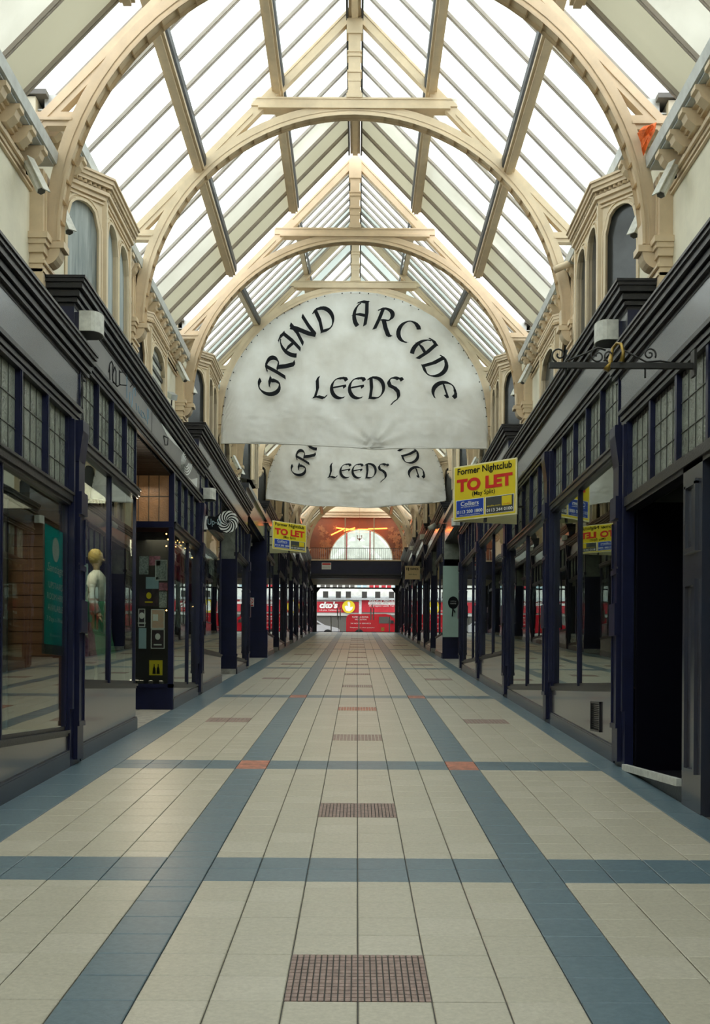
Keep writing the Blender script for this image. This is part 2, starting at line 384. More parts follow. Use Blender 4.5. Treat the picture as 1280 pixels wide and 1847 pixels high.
# ================================================================== OUTER SHELL (walls, hidden roof slabs)
for s, nm in ((-1, 'wall_left'), (1, 'wall_right')):
    wb = MB()
    for (a, e) in LEVELS:
        T = T_of(a)
        wb.box(X(s, 3.13), X(s, 3.3), a-.02, e, T-.35, T+1.8)
    wb.box(X(s, 3.13), X(s, 3.3), 28.5, 34.4, T_of(28.5)-.8, T_of(31)+2.3)
    wall = wb.build(nm, M['wallp']); tag(wall, kind='structure')
    # back walls of the shops, party walls, flat roof behind the gutter
    ob = MB()
    for (a, e) in LEVELS+[(28.5, 34.4)]:
        T = T_of(a); ob.box(X(s, 6.4), X(s, 6.6), a-.05, e+.05, -2, T+1.85, M['darkin']); ob.box(X(s, 3.02), X(s, 6.4), a-.05, e+.05, T+1.81, T+1.86, M['plas'])
        ob.box(X(s, 3.3), X(s, 6.4), a-.3, a-.25, fl(a)-1, T+1.9, M['darkin'])
    ob.box(X(s, 3.0), X(s, 6.4), 69.3, 69.5, 2, 15, M['darkin'])
    ob.prism([(X(s, 3.3), -7, fl(-7)-.2), (X(s, 3.3), 70, fl(70)-.2), (X(s, 6.5), 70, fl(70)-.2), (X(s, 6.5), -7, fl(-7)-.2)], (0, 0, -.1), M['darkin'])
    o = part(ob, 'rear_rooms', None, wall)
    # gutters, corbels, pilasters
    cb = MB()
    prof = [(3.13, -.16), (3.02, -.16), (2.95, -.10), (2.93, -.05), (2.90, -.04), (2.90, 0), (3.13, 0)]
    cb.prism([(s*h-s*3.13, 0, z) for h, z in prof], (0, .13, 0))
    cme = cb.mesh('corbel', M['cream'])
    for (a, e) in LEVELS:
        T = T_of(a)
        g = MB(); ya = max(a, -6.4)+.05; yb = e-.08
        g.prism([(X(s, 2.99), ya, T+1.71), (X(s, 2.90), ya, T+1.72), (X(s, 2.885), ya, T+1.83), (X(s, 2.90), ya, T+1.85), (X(s, 3.06), ya, T+1.85), (X(s, 3.06), ya, T+1.71)], (0, yb-ya, 0))
        part(g, 'gutter', M['gutter'], wall)
        g = MB(); g.box(X(s, 2.93), X(s, 3.14), ya, yb, T+1.695, T+1.71)
        part(g, 'gutter_board', M['gutter'], wall)
        if a < -6: continue
        n = int((e-a)/.385); 
        for i in range(n):
            if e > 45 and i % 2: continue
            share(cme, 'corbel', wall, (X(s, 3.13), a+.25+i*(e-a-.4)/n, T+1.69))
        g = MB()
        for h, z0, z1 in ((3.09, T+1.44, T+1.48), (3.06, T+1.48, T+1.52), (3.1, T+1.40, T+1.42)): g.box(X(s, h), X(s, 3.14), a, e, z0, z1)
        part(g, 'wall_moulding', M['cream'], wall)
    trs = []
    for (a, e) in LEVELS:
        if a < -6: continue
        trs += [((a+e)/2, T_of(a)), (e, T_of(a))]
    trs.append((34.4, T_of(34.4)))
    for yt, T in trs:
        g = MB(); 
        g.box(X(s, 3.0), X(s, 3.14), yt-.2, yt+.16, T-.1, T+1.62)
        g.box(X(s, 2.985), X(s, 3.0), yt-.14, yt-.1, T+1.0, T+1.6); g.box(X(s, 2.985), X(s, 3.0), yt+.06, yt+.1, T+1.0, T+1.6)
        for k, (h, z0, z1) in enumerate(((2.94, .93, .99), (2.96, .88, .93), (2.98, .80, .88), (2.975, .70, .73), (2.985, .62, .65))):
            d = .2+.02*(4-k)*.7; g.box(X(s, h), X(s, 3.14), yt-d, yt+d-.04, T+z0, T+z1)
        # quarter round bracket below the arch foot
        q = [(X(s, 3.0), yt-.09, T+.92)]+[(X(s, 3.0-.14*math.cos(t*math.pi/12)), yt-.09, T+.90-.17*math.sin(t*math.pi/12)) for t in range(0, 7)]
        g.prism(q, (0, .18, 0)); g.box(X(s, 2.82), X(s, 3.0), yt-.10, yt+.10, T+.89, T+.955)
        part(g, 'pilaster', M['cream'], wall)
    if s < 0:
        WL = wall
    else: WR = wall

# ================================================================== ROOF TRUSSES
def truss_mesh():
    b = MB(); c = .97; th = .07
    def ring(r0, r1, y0, y1, a0=0, a1=180, n=44):
        P = []
        for i in range(n+1):
            t = R_(a0+(a1-a0)*i/n); P.append((math.cos(t), math.sin(t)))
        for i in range(n):
            (c0, s0), (c1, s1) = P[i], P[i+1]
            V = [(r*cx, yy, c+r*sx) for yy in (y0, y1) for (r, cx, sx) in ((r0, c0, s0), (r1, c0, s0), (r1, c1, s1), (r0, c1, s1))]
            b.add(V, [(0,1,2,3),(7,6,5,4),(0,4,5,1),(2,6,7,3)] + ([(0,3,7,4)] if i == 0 else []) + ([(1,5,6,2)]) )
    A = MB(); b = A
    ring(2.87, 3.03, -th, th); ring(2.865, 2.895, -th-.018, th+.018); ring(2.93, 2.945, -th-.008, th+.008)
    Bm = MB(); b = Bm
    ap = 5.43; th = .055
    for s in (-1, 1):
        def P(h, z, y): return (s*h, y, z)
        lo = .20  # vertical depth of rafter
        Bm.prism([P(0, ap-.02, -th), P(3.3, ap-3.42, -th), P(3.3, ap-3.42-lo, -th), P(0, ap-.02-lo, -th)], (0, 2*th, 0))
        for yy in (-th-.012, th):
            Bm.prism([P(.12, ap-.17, yy), P(1.1, ap-1.18, yy), P(1.1, ap-1.205, yy), P(.12, ap-.195, yy)], (0, .012, 0))
            Bm.prism([P(1.4, ap-1.56, yy), P(3.1, ap-3.31, yy), P(3.1, ap-3.335, yy), P(1.4, ap-1.585, yy)], (0, .012, 0))
    th = .07; Cm = MB(); Cm.box(-1.42, 1.42, -th-.005, th+.005, 3.96, 4.06); Cm.box(-1.32, 1.32, -th-.03, th+.03, 3.92, 3.96); Cm.box(-1.40, 1.40, -th-.015, th+.015, 4.05, 4.075)
    K = MB()
    for r, z0, z1 in ((.085, 4.07, 5.2), (.11, 4.07, 4.13), (.095, 4.13, 4.17), (.10, 4.42, 4.45), (.10, 4.64, 4.66), (.10, 4.70, 4.72), (.11, 4.95, 5.28), (.09, 4.3, 4.34)):
        K.box(-r, r, -r*.9, r*.9, z0, z1)
    SS = []
    for s in (-1, 1):
        S = MB(); SS.append(S)
        S.box(s*2.72, s*3.12, -th*.8, th*.8, 2.13-.02, 2.27-.02); S.box(s*2.76, s*3.1, -th-.008, th+.008, 2.16, 2.19)
    return A.mesh('arch_rib', M['cream']), Bm.mesh('rafters', M['cream']), Cm.mesh('collar_beam', M['cream']), K.mesh('king_post', M['cream']), SS[0].mesh('foot_strut', M['cream']), SS[1].mesh('foot_strut', M['cream'])
TM = truss_mesh()
truss_list = [(6.7, 2.35), (11.1, 2.35), (15.47, 11.1), (19.85, 11.1), (24.15, 19.85), (28.5, 19.85), (34.4, 34.4), (38.8, 34.4), (43.2, 34.4), (47.5, 43.2), (51.9, 43.2), (56.2, 51.9), (60.6, 51.9), (65, 60.6), (68.9, 60.6)]
tl = ['cream arched roof truss almost overhead, nearest of all', 'cream arched roof truss at top corners with orange netting on its right foot', 'cream roof truss whose collar is highest in view, in front of the ridge peak',
      'cream roof truss one bay before the large lettered banner', 'cream roof truss that carries the large lettered banner', 'cream roof truss hidden just behind the large banner',
      'cream roof truss carrying the smaller farther banner', 'cream roof truss first behind the farther banner', 'cream roof truss second behind the farther banner', 'cream roof truss third behind the farther banner',
      'cream roof truss fourth behind the farther banner', 'cream roof truss fifth behind the farther banner', 'cream roof truss third before the end wall', 'cream roof truss next before the one framing the lunette', 'cream arched truss framing the orange lit lunette wall']
for (yt, lv), lab in zip(truss_list, tl):
    t = empty('roof_truss', (XC, yt, T_of(lv)), lab, 'roof truss', 'cream arched roof trusses')
    for me in TM: share(me, me.name.split('.')[0], t, t.location)

# ================================================================== ROOF GLAZING
def roof_seg(ya, yb, Ta, Tb, n, mats, nm='ceiling'):
    """glazed pitched roof between ya and yb; Ta,Tb cornice levels at each end; mats: list of n material keys"""
    root = empty(nm, (XC, ya, Ta+5.3), kind='structure')
    def z(y, h, d=0): return Ta+(Tb-Ta)*(y-ya)/(yb-ya)+5.43-1.03*h-d
    def pt(s, h, y, d=0): return (X(s, h), y, z(y, h, d))
    hs = [0.09, 1.06, 2.13, 3.42]
    b = MB(); b.prism([(X(-1, .085), ya, z(ya, .0, .25)), (X(1, .085), ya, z(ya, 0, .25)), (X(1, .085), ya, z(ya, 0, .02)), (X(-1, .085), ya, z(ya, 0, .02))], (0, yb-ya, Tb-Ta))
    b.prism([(X(-1, .045), ya, z(ya, .0, .28)), (X(1, .045), ya, z(ya, 0, .28)), (X(1, .045), ya, z(ya, 0, .25)), (X(-1, .045), ya, z(ya, 0, .25))], (0, yb-ya, Tb-Ta))
    part(b, 'ridge_beam', M['cream'], root)
    for s in (-1, 1):
        for hp in (1.06, 2.13):
            b = MB()
            P = [(hp-.075, .02), (hp+.075, .02), (hp+.075, .17), (hp+.04, .17), (hp+.04, .20), (hp-.04, .20), (hp-.04, .17), (hp-.075, .17)]
            if Ta != Tb: P = [(hp-.045, .02), (hp+.045, .02), (hp+.045, .12), (hp-.045, .12)]
            b.prism([(X(s, h), ya, z(ya, hp, d)) for h, d in P], (0, yb-ya, Tb-Ta))
            part(b, 'purlin', M['cream'], root)
            b = MB(); b.prism([(X(s, hp-.098), ya, z(ya, hp, -.02)), (X(s, hp-.078), ya, z(ya, hp, .0)), (X(s, hp-.078), ya, z(ya, hp, .12)), (X(s, hp-.098), ya, z(ya, hp, .09))], (0, yb-ya, Tb-Ta))
            part(b, 'lead_flashing', M['darkstrip'], root)
        b = MB(); b.prism([(X(s, .09), ya, z(ya, .09, .02)), (X(s, .12), ya, z(ya, .12, .02)), (X(s, .12), ya, z(ya, .12, .16)), (X(s, .09), ya, z(ya, .09, .19))], (0, yb-ya, Tb-Ta))
        part(b, 'lead_flashing', M['darkstrip'], root)
        dy = (yb-ya)/n
        for i in range(n+1):
            y = ya+i*dy
            b = MB(); w_ = .019
            for (y0, y1, d0, d1) in ((y-w_, y+w_, .0, .055), (y-.008, y+.008, .055, .075)):
                y0 = max(y0, ya-.03); 
                b.prism([(X(s, .09), y0, z(y, .09, d0)), (X(s, 3.42), y0, z(y, 3.42, d0)), (X(s, 3.42), y0, z(y, 3.42, d1)), (X(s, .09), y0, z(y, .09, d1))], (0, y1-y0, 0))
            part(b, 'glazing_bar', M['bar'], root)
        for i in range(n):
            y0 = ya+i*dy+.012; y1 = ya+(i+1)*dy-.012
            for k in range(3):
                mk = mats[i] if isinstance(mats, (list, tuple)) else mats
                h0, h1 = hs[k], hs[k+1]
                b = MB(); b.add([pt(s, h0, y0), pt(s, h1, y0), pt(s, h1, y1), pt(s, h0, y1), pt(s, h0, y0, -.01), pt(s, h1, y0, -.01), pt(s, h1, y1, -.01), pt(s, h0, y1, -.01)],
                                [(0,1,2,3),(7,6,5,4),(0,4,5,1),(1,5,6,2),(2,6,7,3),(3,7,4,0)])
                part(b, 'glass_pane', M[mk], root)
    return root
T0 = T_of(2.35); T1 = T_of(11.1); T2 = T_of(19.85); T3 = T_of(34.4)
roof_seg(-6.4, 2.2, T_of(-6.4), T_of(-6.4), 5, 'sky1')
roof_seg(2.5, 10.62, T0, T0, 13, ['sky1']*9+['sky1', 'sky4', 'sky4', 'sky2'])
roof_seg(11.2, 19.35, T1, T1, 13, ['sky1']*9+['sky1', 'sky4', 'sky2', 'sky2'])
roof_seg(20.0, 24.1, T1, T2, 8, ['sky1', 'sky1', 'sky1', 'sky1', 'sky1', 'sky3', 'sky1', 'sky3'])
roof_seg(24.2, 28.3, T2, T2, 6, ['sky1', 'sky3', 'sky1', 'sky1', 'sky3', 'sky1'])
roof_seg(28.6, 34.3, T2, T3, 8, 'sky1')
for a, e in LEVELS[4:]:
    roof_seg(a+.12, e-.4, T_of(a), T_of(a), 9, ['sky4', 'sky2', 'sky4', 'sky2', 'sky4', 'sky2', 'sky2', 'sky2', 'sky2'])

# ================================================================== SHOPFRONTS
CORN = [(2.735, -.27, -.235), (2.70, -.235, -.20), (2.715, -.20, -.185), (2.675, -.185, -.13), (2.69, -.13, -.115), (2.64, -.115, -.06), (2.62, -.06, -.025), (2.605, -.025, 0)]
ARCH = [(2.70, -.80, -.765), (2.715, -.765, -.755), (2.685, -.755, -.71), (2.70, -.71, -.70), (2.66, -.70, -.66)]
def shopfront(s, a, e, label, wins, piers, doors, sill_off=-4.0, inner='darkin'):
    T = T_of(a); root = empty('shopfront', (X(s, 2.72), a, fl(a)), label, 'shopfront', 'navy shopfronts stepping up the arcade')
    sill = T+sill_off
    e2 = e+.25
    b = MB(); b.box(X(s, 2.74), X(s, 3.13), a, e2, T-.72, T-.2); part(b, 'fascia', M['fascia'], root)
    b = MB()
    for h, z0, z1 in CORN: b.box(X(s, h), X(s, 3.15), a-(2.74-h)*.9, e+.48, T+z0, T+z1)
    b.box(X(s, 2.66), X(s, 3.15), a-.05, e+.44, T, T+.012)
    part(b, 'cornice', M['navy_dark'], root)
    b = MB()
    for h, z0, z1 in ARCH: b.box(X(s, h), X(s, 2.78), a-.02, e+.05, T+z0, T+z1)
    part(b, 'architrave', M['navy_dark'], root)
    b = MB(); b.box(X(s, 2.742), X(s, 3.12), a-.004, a+.1, T-.9, T-.27); part(b, 'end_console', M['navy'], root)
    for (ya, yb, mull, smat) in wins:
        # stall riser wedge with skirting
        b = MB(); zb = lambda y: fl(y)-.02
        b.prism([(X(s, 2.72), ya, zb(ya)), (X(s, 2.72), yb, zb(yb)), (X(s, 2.72), yb, sill-.03), (X(s, 2.72), ya, sill-.03)], (s*.16, 0, 0))
        part(b, 'stall_riser', M['riser'], root)
        b = MB(); b.prism([(X(s, 2.695), ya, zb(ya)), (X(s, 2.695), yb, zb(yb)), (X(s, 2.695), yb, fl(yb)+.15), (X(s, 2.695), ya, fl(ya)+.15)], (s*.03, 0, 0))
        b.prism([(X(s, 2.70), ya, fl(ya)+.15), (X(s, 2.70), yb, fl(yb)+.15), (X(s, 2.70), yb, fl(yb)+.165), (X(s, 2.70), ya, fl(ya)+.165)], (s*.02, 0, 0))
        part(b, 'skirting', M['skirt'], root)
        b = MB(); b.box(X(s, 2.69), X(s, 2.90), ya, yb, sill-.03, sill); b.box(X(s, 2.71), X(s, 2.82), ya, yb, sill-.06, sill-.03); b.box(X(s, 2.735), X(s, 2.775), ya, yb, sill, sill+.035)
        part(b, 'window_sill', M['navy_dark'], root)
        ztop = T-1.66
        b = MB(); b.box(X(s, 2.68), X(s, 2.78), ya-.02, yb+.02, T-1.63, T-1.54); b.box(X(s, 2.70), X(s, 2.78), ya, yb, T-1.66, T-1.63); b.box(X(s, 2.665), X(s, 2.7), ya-.02, yb+.02, T-1.565, T-1.54)
        part(b, 'transom', M['navy_dark'], root)
        cuts = [ya]+list(mull)+[yb]
        for m_ in mull:
            b = MB(); w_ = .035; b.box(X(s, 2.722), X(s, 2.765), m_-w_, m_+w_, sill, ztop); b.box(X(s, 2.714), X(s, 2.722), m_-.015, m_+.015, sill, ztop); part(b, 'mullion', M['navy'], root)
        for y_ in (ya, yb):
            b = MB(); y0, y1 = (y_, y_+.03) if y_ == ya else (y_-.03, y_); b.box(X(s, 2.725), X(s, 2.768), y0, y1, sill, T-.8); part(b, 'window_post', M['navy'], root)
        for u, v in zip(cuts[:-1], cuts[1:]):
            b = MB(); b.box(X(s, 2.743), X(s, 2.748), u+.02, v-.02, sill+.02, ztop+.01); part(b, 'window_pane', M['glass'], root)
        n = max(1, round((yb-ya)/.72)); d = (yb-ya)/n
        for i in range(n):
            u = ya+i*d; v = u+d
            if i:
                b = MB(); b.box(X(s, 2.71), X(s, 2.765), u-.03, u+.03, T-1.54, T-.8); b.box(X(s, 2.70), X(s, 2.71), u-.012, u+.012, T-1.54, T-.8); part(b, 'transom_mullion', M['navy'], root)
            b = MB(); b.box(X(s, 2.755), X(s, 2.77), u+.03, v-.03, T-1.55, T-.79); lp = part(b, 'leaded_light', M['obsc'], root)
            if ya < 36:
                b = MB()
                for k in (1, 2, 3): yy = u+.035+(d-.07)*k/4; b.box(X(s, 2.748), X(s, 2.756), yy-.0035, yy+.0035, T-1.54, T-.8)
                for k in (1, 2): zz = T-1.54+.74*k/3; b.box(X(s, 2.747), X(s, 2.756), u+.035, v-.035, zz-.0035, zz+.0035)
                part(b, 'lead_came', M['lead'], lp, kind='stuff')
        # display space behind the glass
        ye = yb if any(abs(yb-d_[0]) < .3 for d_ in doors) else yb+.22
        b = MB(); b.box(X(s, 2.80), X(s, 4.1), ya, ye, sill-.03, sill-.005, M['deck'])
        bk = M[smat]
        b.box(X(s, 4.1), X(s, 4.14), ya-.2, yb+.2, sill-.03, T-1.5, bk); b.box(X(s, 3.56), X(s, 4.1), ya-.03, ya, sill-.03, T-1.5, M['darkin']); b.box(X(s, 2.80), X(s, 4.1), ye, ye+.03, sill-.03, T-1.5, bk if smat == 'wood' else M['darkin'])
        b.box(X(s, 2.80), X(s, 4.1), ya, ye, T-1.5, T-1.47, M['darkin'])
        part(b, 'display_box', None, root)
        if smat == 'wood':
            b = MB(); z = sill
            while z < T-1.6: b.box(X(s, 4.08), X(s, 4.1), ya, ye, z+.004, z+.116); b.box(X(s, 2.85), X(s, 4.08), ye-.02, ye, z+.004, z+.116); z += .12
            part(b, 'board_lining', M['wood'], root)
    for yp in piers:
        b = MB(); w_ = .2
        b.prism([(X(s, 2.70), yp-w_, fl(yp-w_)), (X(s, 2.70), yp+w_, fl(yp+w_)), (X(s, 2.70), yp+w_, T-.8), (X(s, 2.70), yp-w_, T-.8)], (s*.085, 0, 0))
        b.box(X(s, 2.675), X(s, 2.70), yp-w_, yp-w_+.06, fl(yp)+.55, T-.82)
        # slim panelled pilaster on the pier face
        b.box(X(s, 2.66), X(s, 2.70), yp-.06, yp+.17, fl(yp)+.05, T-1.2)
        for y0, y1 in ((yp-.06, yp-.035), (yp+.145, yp+.17)): b.box(X(s, 2.645), X(s, 2.66), y0, y1, fl(yp)+.42, T-2.25)
        for z0, z1 in ((fl(yp)+.38, fl(yp)+.43), (T-2.27, T-2.22)): b.box(X(s, 2.64), X(s, 2.66), yp-.07, yp+.18, z0, z1)
        for z0, z1 in ((fl(yp)+1.3, fl(yp)+1.62),): b.box(X(s, 2.625), X(s, 2.66), yp-.07, yp+.18, z0, z1)
        b.box(X(s, 2.63), X(s, 2.66), yp-.07, yp+.18, T-1.72, T-1.5)
        for y0, y1 in ((yp-.06, yp-.04), (yp+.15, yp+.17)): b.box(X(s, 2.645), X(s, 2.66), y0, y1, T-2.2, T-1.75)
        b.prism([(X(s, 2.70), yp-.07, T-.8), (X(s, 2.62), yp-.07, T-.8), (X(s, 2.62), yp-.07, T-.9), (X(s, 2.66), yp-.07, T-1.2), (X(s, 2.70), yp-.07, T-1.2)], (0, .25, 0))
        part(b, 'pier', M['navy'], root)
    for (ya, yb, style) in doors:
        dep = 3.55
        b = MB()
        # far return face that looks back down the arcade
        b.box(X(s, 2.74), X(s, dep), yb, yb+.05, T-.85, T-.8)
        if style == 'posters':
            b.box(X(s, 2.70), X(s, 2.78), yb-.04, yb+.05, fl(yb)-.02, T-.8); b.box(X(s, 2.70), X(s, dep), yb-.05, yb+.04, T-1.63, T-1.54)
            b.box(X(s, 2.70), X(s, dep), yb-.04, yb+.02, sill-.06, sill)
            part(b, 'return_frame', M['navy'], root)
            b = MB(); b.box(X(s, 2.72), X(s, dep), yb-.02, yb+.04, fl(yb)-.02, sill-.05); part(b, 'return_riser', M['navy'], root)
            b = MB(); b.box(X(s, 2.78), X(s, dep), yb, yb+.01, sill, T-1.63); part(b, 'window_pane', M['glass'], root)
            b = MB(); b.box(X(s, 2.78), X(s, dep), yb+.5, yb+.52, sill, T-1.63); part(b, 'display_back', M['darkin'], root)
            b = MB(); b.box(X(s, 2.78), X(s, dep), yb-.005, yb+.01, T-1.54, T-.8); lp = part(b, 'leaded_light', M['obsc2'], root, label='amber leaded light above shop entrance')
            b = MB()
            for k in range(1, 5): xx = 2.78+k*.155; b.box(X(s, xx-.005), X(s, xx+.005), yb-.015, yb, T-1.54, T-.8)
            b.box(X(s, 2.78), X(s, dep), yb-.015, yb, T-1.16, T-1.15)
            part(b, 'lead_came', M['lead'], lp, kind='stuff')
        elif style == 'panel':
            b.box(X(s, 2.71), X(s, dep), yb-.03, yb+.05, fl(yb)+.42, T-1.7); b.box(X(s, 2.71), X(s, 2.75), yb-.03, yb+.05, T-1.7, T-.8)
            part(b, 'return_panel', M['navy'], root)
            b = MB(); b.box(X(s, 2.75), X(s, dep), yb-.01, yb+.04, T-1.7, T-.8); part(b, 'leaded_light', M['obsc'], root)
            b = MB(); b.box(X(s, 2.70), X(s, dep), yb-.05, yb+.04, fl(yb)+.12, fl(yb)+.42); b.box(X(s, 2.69), X(s, dep), yb-.06, yb+.04, fl(yb)+.42, fl(yb)+.47); part(b, 'plinth_block', M['navy'], root)
            b = MB(); b.box(X(s, 2.72), X(s, dep), yb-.06, yb+.03, fl(yb)-.15, fl(yb)+.12); part(b, 'threshold_stone', M['stone'], root)
        # recess back wall with door, side and soffit
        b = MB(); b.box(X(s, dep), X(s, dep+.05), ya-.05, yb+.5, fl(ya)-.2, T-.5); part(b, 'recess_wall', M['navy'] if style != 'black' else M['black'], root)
        if style != 'black':
            b = MB(); ym = (ya+yb)/2; b.box(X(s, dep-.04), X(s, dep), ym-.45, ym+.45, fl(ym), fl(ym)+2.15)
            for z0, z1 in ((.2, .9), (1.1, 1.95)): b.box(X(s, dep-.06), X(s, dep-.04), ym-.32, ym+.32, fl(ym)+z0, fl(ym)+z1)
            part(b, 'door', M['navy'], root)
        b = MB(); n = max(6, int((yb-ya)/.09))
        for i in range(n): y0 = ya+i*(yb-ya)/n; b.box(X(s, 2.75), X(s, dep), y0+.01, y0+(yb-ya)/n-.01, T-.84, T-.80)
        b.box(X(s, 2.74), X(s, dep), ya, yb, T-.80, T-.78)
        part(b, 'slatted_soffit', M['soffit'], root, kind='stuff')
        b = MB(); b.box(X(s, 2.86), X(s, dep), ya-.05, ya, fl(ya)-.1, T-.8); part(b, 'recess_side', M['navy'], root)
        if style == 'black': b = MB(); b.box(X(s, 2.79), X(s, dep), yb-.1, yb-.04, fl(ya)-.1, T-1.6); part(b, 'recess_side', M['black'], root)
    return root, T, sill

# near levels hand laid, far ones generic
SF = {}
SF['L-1'] = shopfront(-1, -6.4, 2.35, 'navy shopfront left behind the viewer', [(-6, -2.2, [-4], 'darkin'), (-1.8, 2.1, [0], 'darkin')], [-2, 2.25], [])
SF['R-1'] = shopfront(1, -6.4, 2.35, 'navy shopfront right behind the viewer', [(-6, -2.2, [-4], 'darkin'), (-1.8, 2.1, [0], 'darkin')], [-2, 2.25], [])
SF['L0'] = shopfront(-1, 2.35, 11.1, 'nearest navy shopfront on the left, with teal banner and brown boards in its window', [(2.5, 6.5, [4.5], 'wood'), (6.9, 10.86, [8.82], 'wood')], [6.7, 11.07], [], -3.84)
SF['R0'] = shopfront(1, 2.35, 11.1, 'nearest navy shopfront on the right with a black open doorway', [(2.5, 6.4, [4.5], 'darkin')], [6.6, 11.15], [(6.8, 8.5, 'black'), (9.05, 10.95, 'black')], -3.84)
SF['L1'] = shopfront(-1, 11.1, 19.85, 'left navy shopfront with graffiti and white swirl on its fascia, posters in the entrance', [(11.3, 14.2, [12.72], 'darkin'), (17.0, 19.65, [18.6], 'darkin')], [19.8], [(14.2, 17.0, 'posters')])
SF['R1'] = shopfront(1, 11.1, 19.85, 'right navy shopfront just beyond the black doorway, with four mirror-like windows', [(11.4, 15.15, [13.4], 'darkin'), (15.55, 19.45, [17.5], 'darkin')], [15.35, 19.7], [])
SF['L2'] = shopfront(-1, 19.85, 28.5, 'left navy shopfront beyond the swirl sign with a bare navy column in its recess', [(20.05, 23.1, [], 'darkin'), (26.0, 28.3, [], 'darkin')], [28.4], [(23.1, 26.0, 'panel')])
SF['R2'] = shopfront(1, 19.85, 28.5, 'right navy shopfront behind the larger yellow to let board', [(20.0, 23.95, [21.9], 'darkin'), (24.35, 27.9, [25.7], 'darkin')], [24.15, 28.2], [])
k = 3
ordn = ['first', 'second', 'third', 'last']
for a, e in LEVELS[4:]:
    for s in (-1, 1):
        lab = '%s navy shopfront past the side passage on the %s' % (ordn[k-3], 'left' if s < 0 else 'right')
        SF['%s%d' % ('L' if s < 0 else 'R', k)] = shopfront(s, a, e, lab, [(a+.25, a+3.1, [a+1.7], 'darkin'), (a+5.6, e-.25, [a+7.1], 'darkin')], ([] if a < 35 else [a+.06])+[e-.05], [(a+3.1, a+5.6, 'panel')])
    k += 1
# leaded lights above the dark openings on the nearest right shopfront
root, T, sill = SF['R0']; s = 1
b = MB(); b.box(X(s, 2.68), X(s, 2.84), 6.8, 10.97, T-1.63, T-1.54); b.box(X(s, 2.70), X(s, 2.82), 6.8, 10.97, T-1.67, T-1.63); part(b, 'transom', M['navy_dark'], root)
ys = [6.8+.83*i for i in range(6)]
for u, v in zip(ys[:-1], ys[1:]):
    b = MB(); b.box(X(s, 2.755), X(s, 2.77), u+.03, v-.03, T-1.55, T-.79); lp = part(b, 'leaded_light', M['obsc'], root)
    b = MB(); b.box(X(s, 2.71), X(s, 2.765), v-.03, v+.03, T-1.54, T-.8); part(b, 'transom_mullion', M['navy'], root)
    b = MB()
    for kk in (1, 2, 3): yy = u+.035+(v-u-.07)*kk/4; b.box(X(s, 2.748), X(s, 2.756), yy-.0035, yy+.0035, T-1.54, T-.8)
    for kk in (1, 2): zz = T-1.54+.74*kk/3; b.box(X(s, 2.747), X(s, 2.756), u+.035, v-.035, zz-.0035, zz+.0035)
    part(b, 'lead_came', M['lead'], lp, kind='stuff')
# panelled door post between the openings
b = MB(); b.box(X(s, 2.70), X(s, 2.84), 8.52, 9.02, fl(8.5)-.02, T-1.63)
for y0, y1, z0, z1 in ((8.62, 8.66, fl(8.8)+.32, fl(8.8)+1.75), (8.88, 8.92, fl(8.8)+.32, fl(8.8)+1.75), (8.62, 8.92, fl(8.8)+.28, fl(8.8)+.32), (8.62, 8.92, fl(8.8)+1.75, fl(8.8)+1.79),
                       (8.62, 8.66, fl(8.8)+2.05, T-1.8), (8.88, 8.92, fl(8.8)+2.05, T-1.8), (8.62, 8.92, fl(8.8)+2.01, fl(8.8)+2.05), (8.62, 8.92, T-1.82, T-1.78)):
    b.box(X(s, 2.675), X(s, 2.70), y0, y1, z0, z1)
part(b, 'panelled_post', M['fascia'], root, label='panelled post beside the black doorway')
b = MB(); b.prism([(X(1, 2.72), 9.05, fl(9.05)-.05), (X(1, 2.72), 10.95, fl(10.95)-.02), (X(1, 2.72), 10.95, fl(10.95)+.0), (X(1, 2.72), 9.05, fl(10.95)-.0)], (.8, 0, 0))
part(b, 'door_step', M['navy_dark'], root)
b = MB(); b.bar((X(1, 2.70), 9.08, fl(10.95)+.03), (X(1, 2.70), 10.95, fl(10.95)+.02), .05, .06); part(b, 'threshold_strip', M['dwhite'], root, label='pale metal threshold strip')

# blind wall ends of the cross passage
for s in (-1, 1):
    pw = WL if s < 0 else WR
    b = MB(); b.box(X(s, 3.4), X(s, 6.4), 34.35, 34.5, 1, 7.5); b.box(X(s, 2.9), X(s, 6.4), 28.5, 28.6, 0, 6.8); b.box(X(s, 2.9), X(s, 6.4), 28.5, 34.5, T_of(28.5)-.85, T_of(28.5)-.8)
    part(b, 'passage_walls', M['navy_dark'], pw)
    b = MB(); b.box(X(s, 2.75), X(s, 3.12), 28.4, 34.4, T_of(28.5)-.8, T_of(28.5)-.2); b.box(X(s, 2.68), X(s, 3.15), 28.4, 34.4, T_of(28.5)-.22, T_of(28.5)-.1); part(b, 'passage_fascia', M['fascia'], pw)
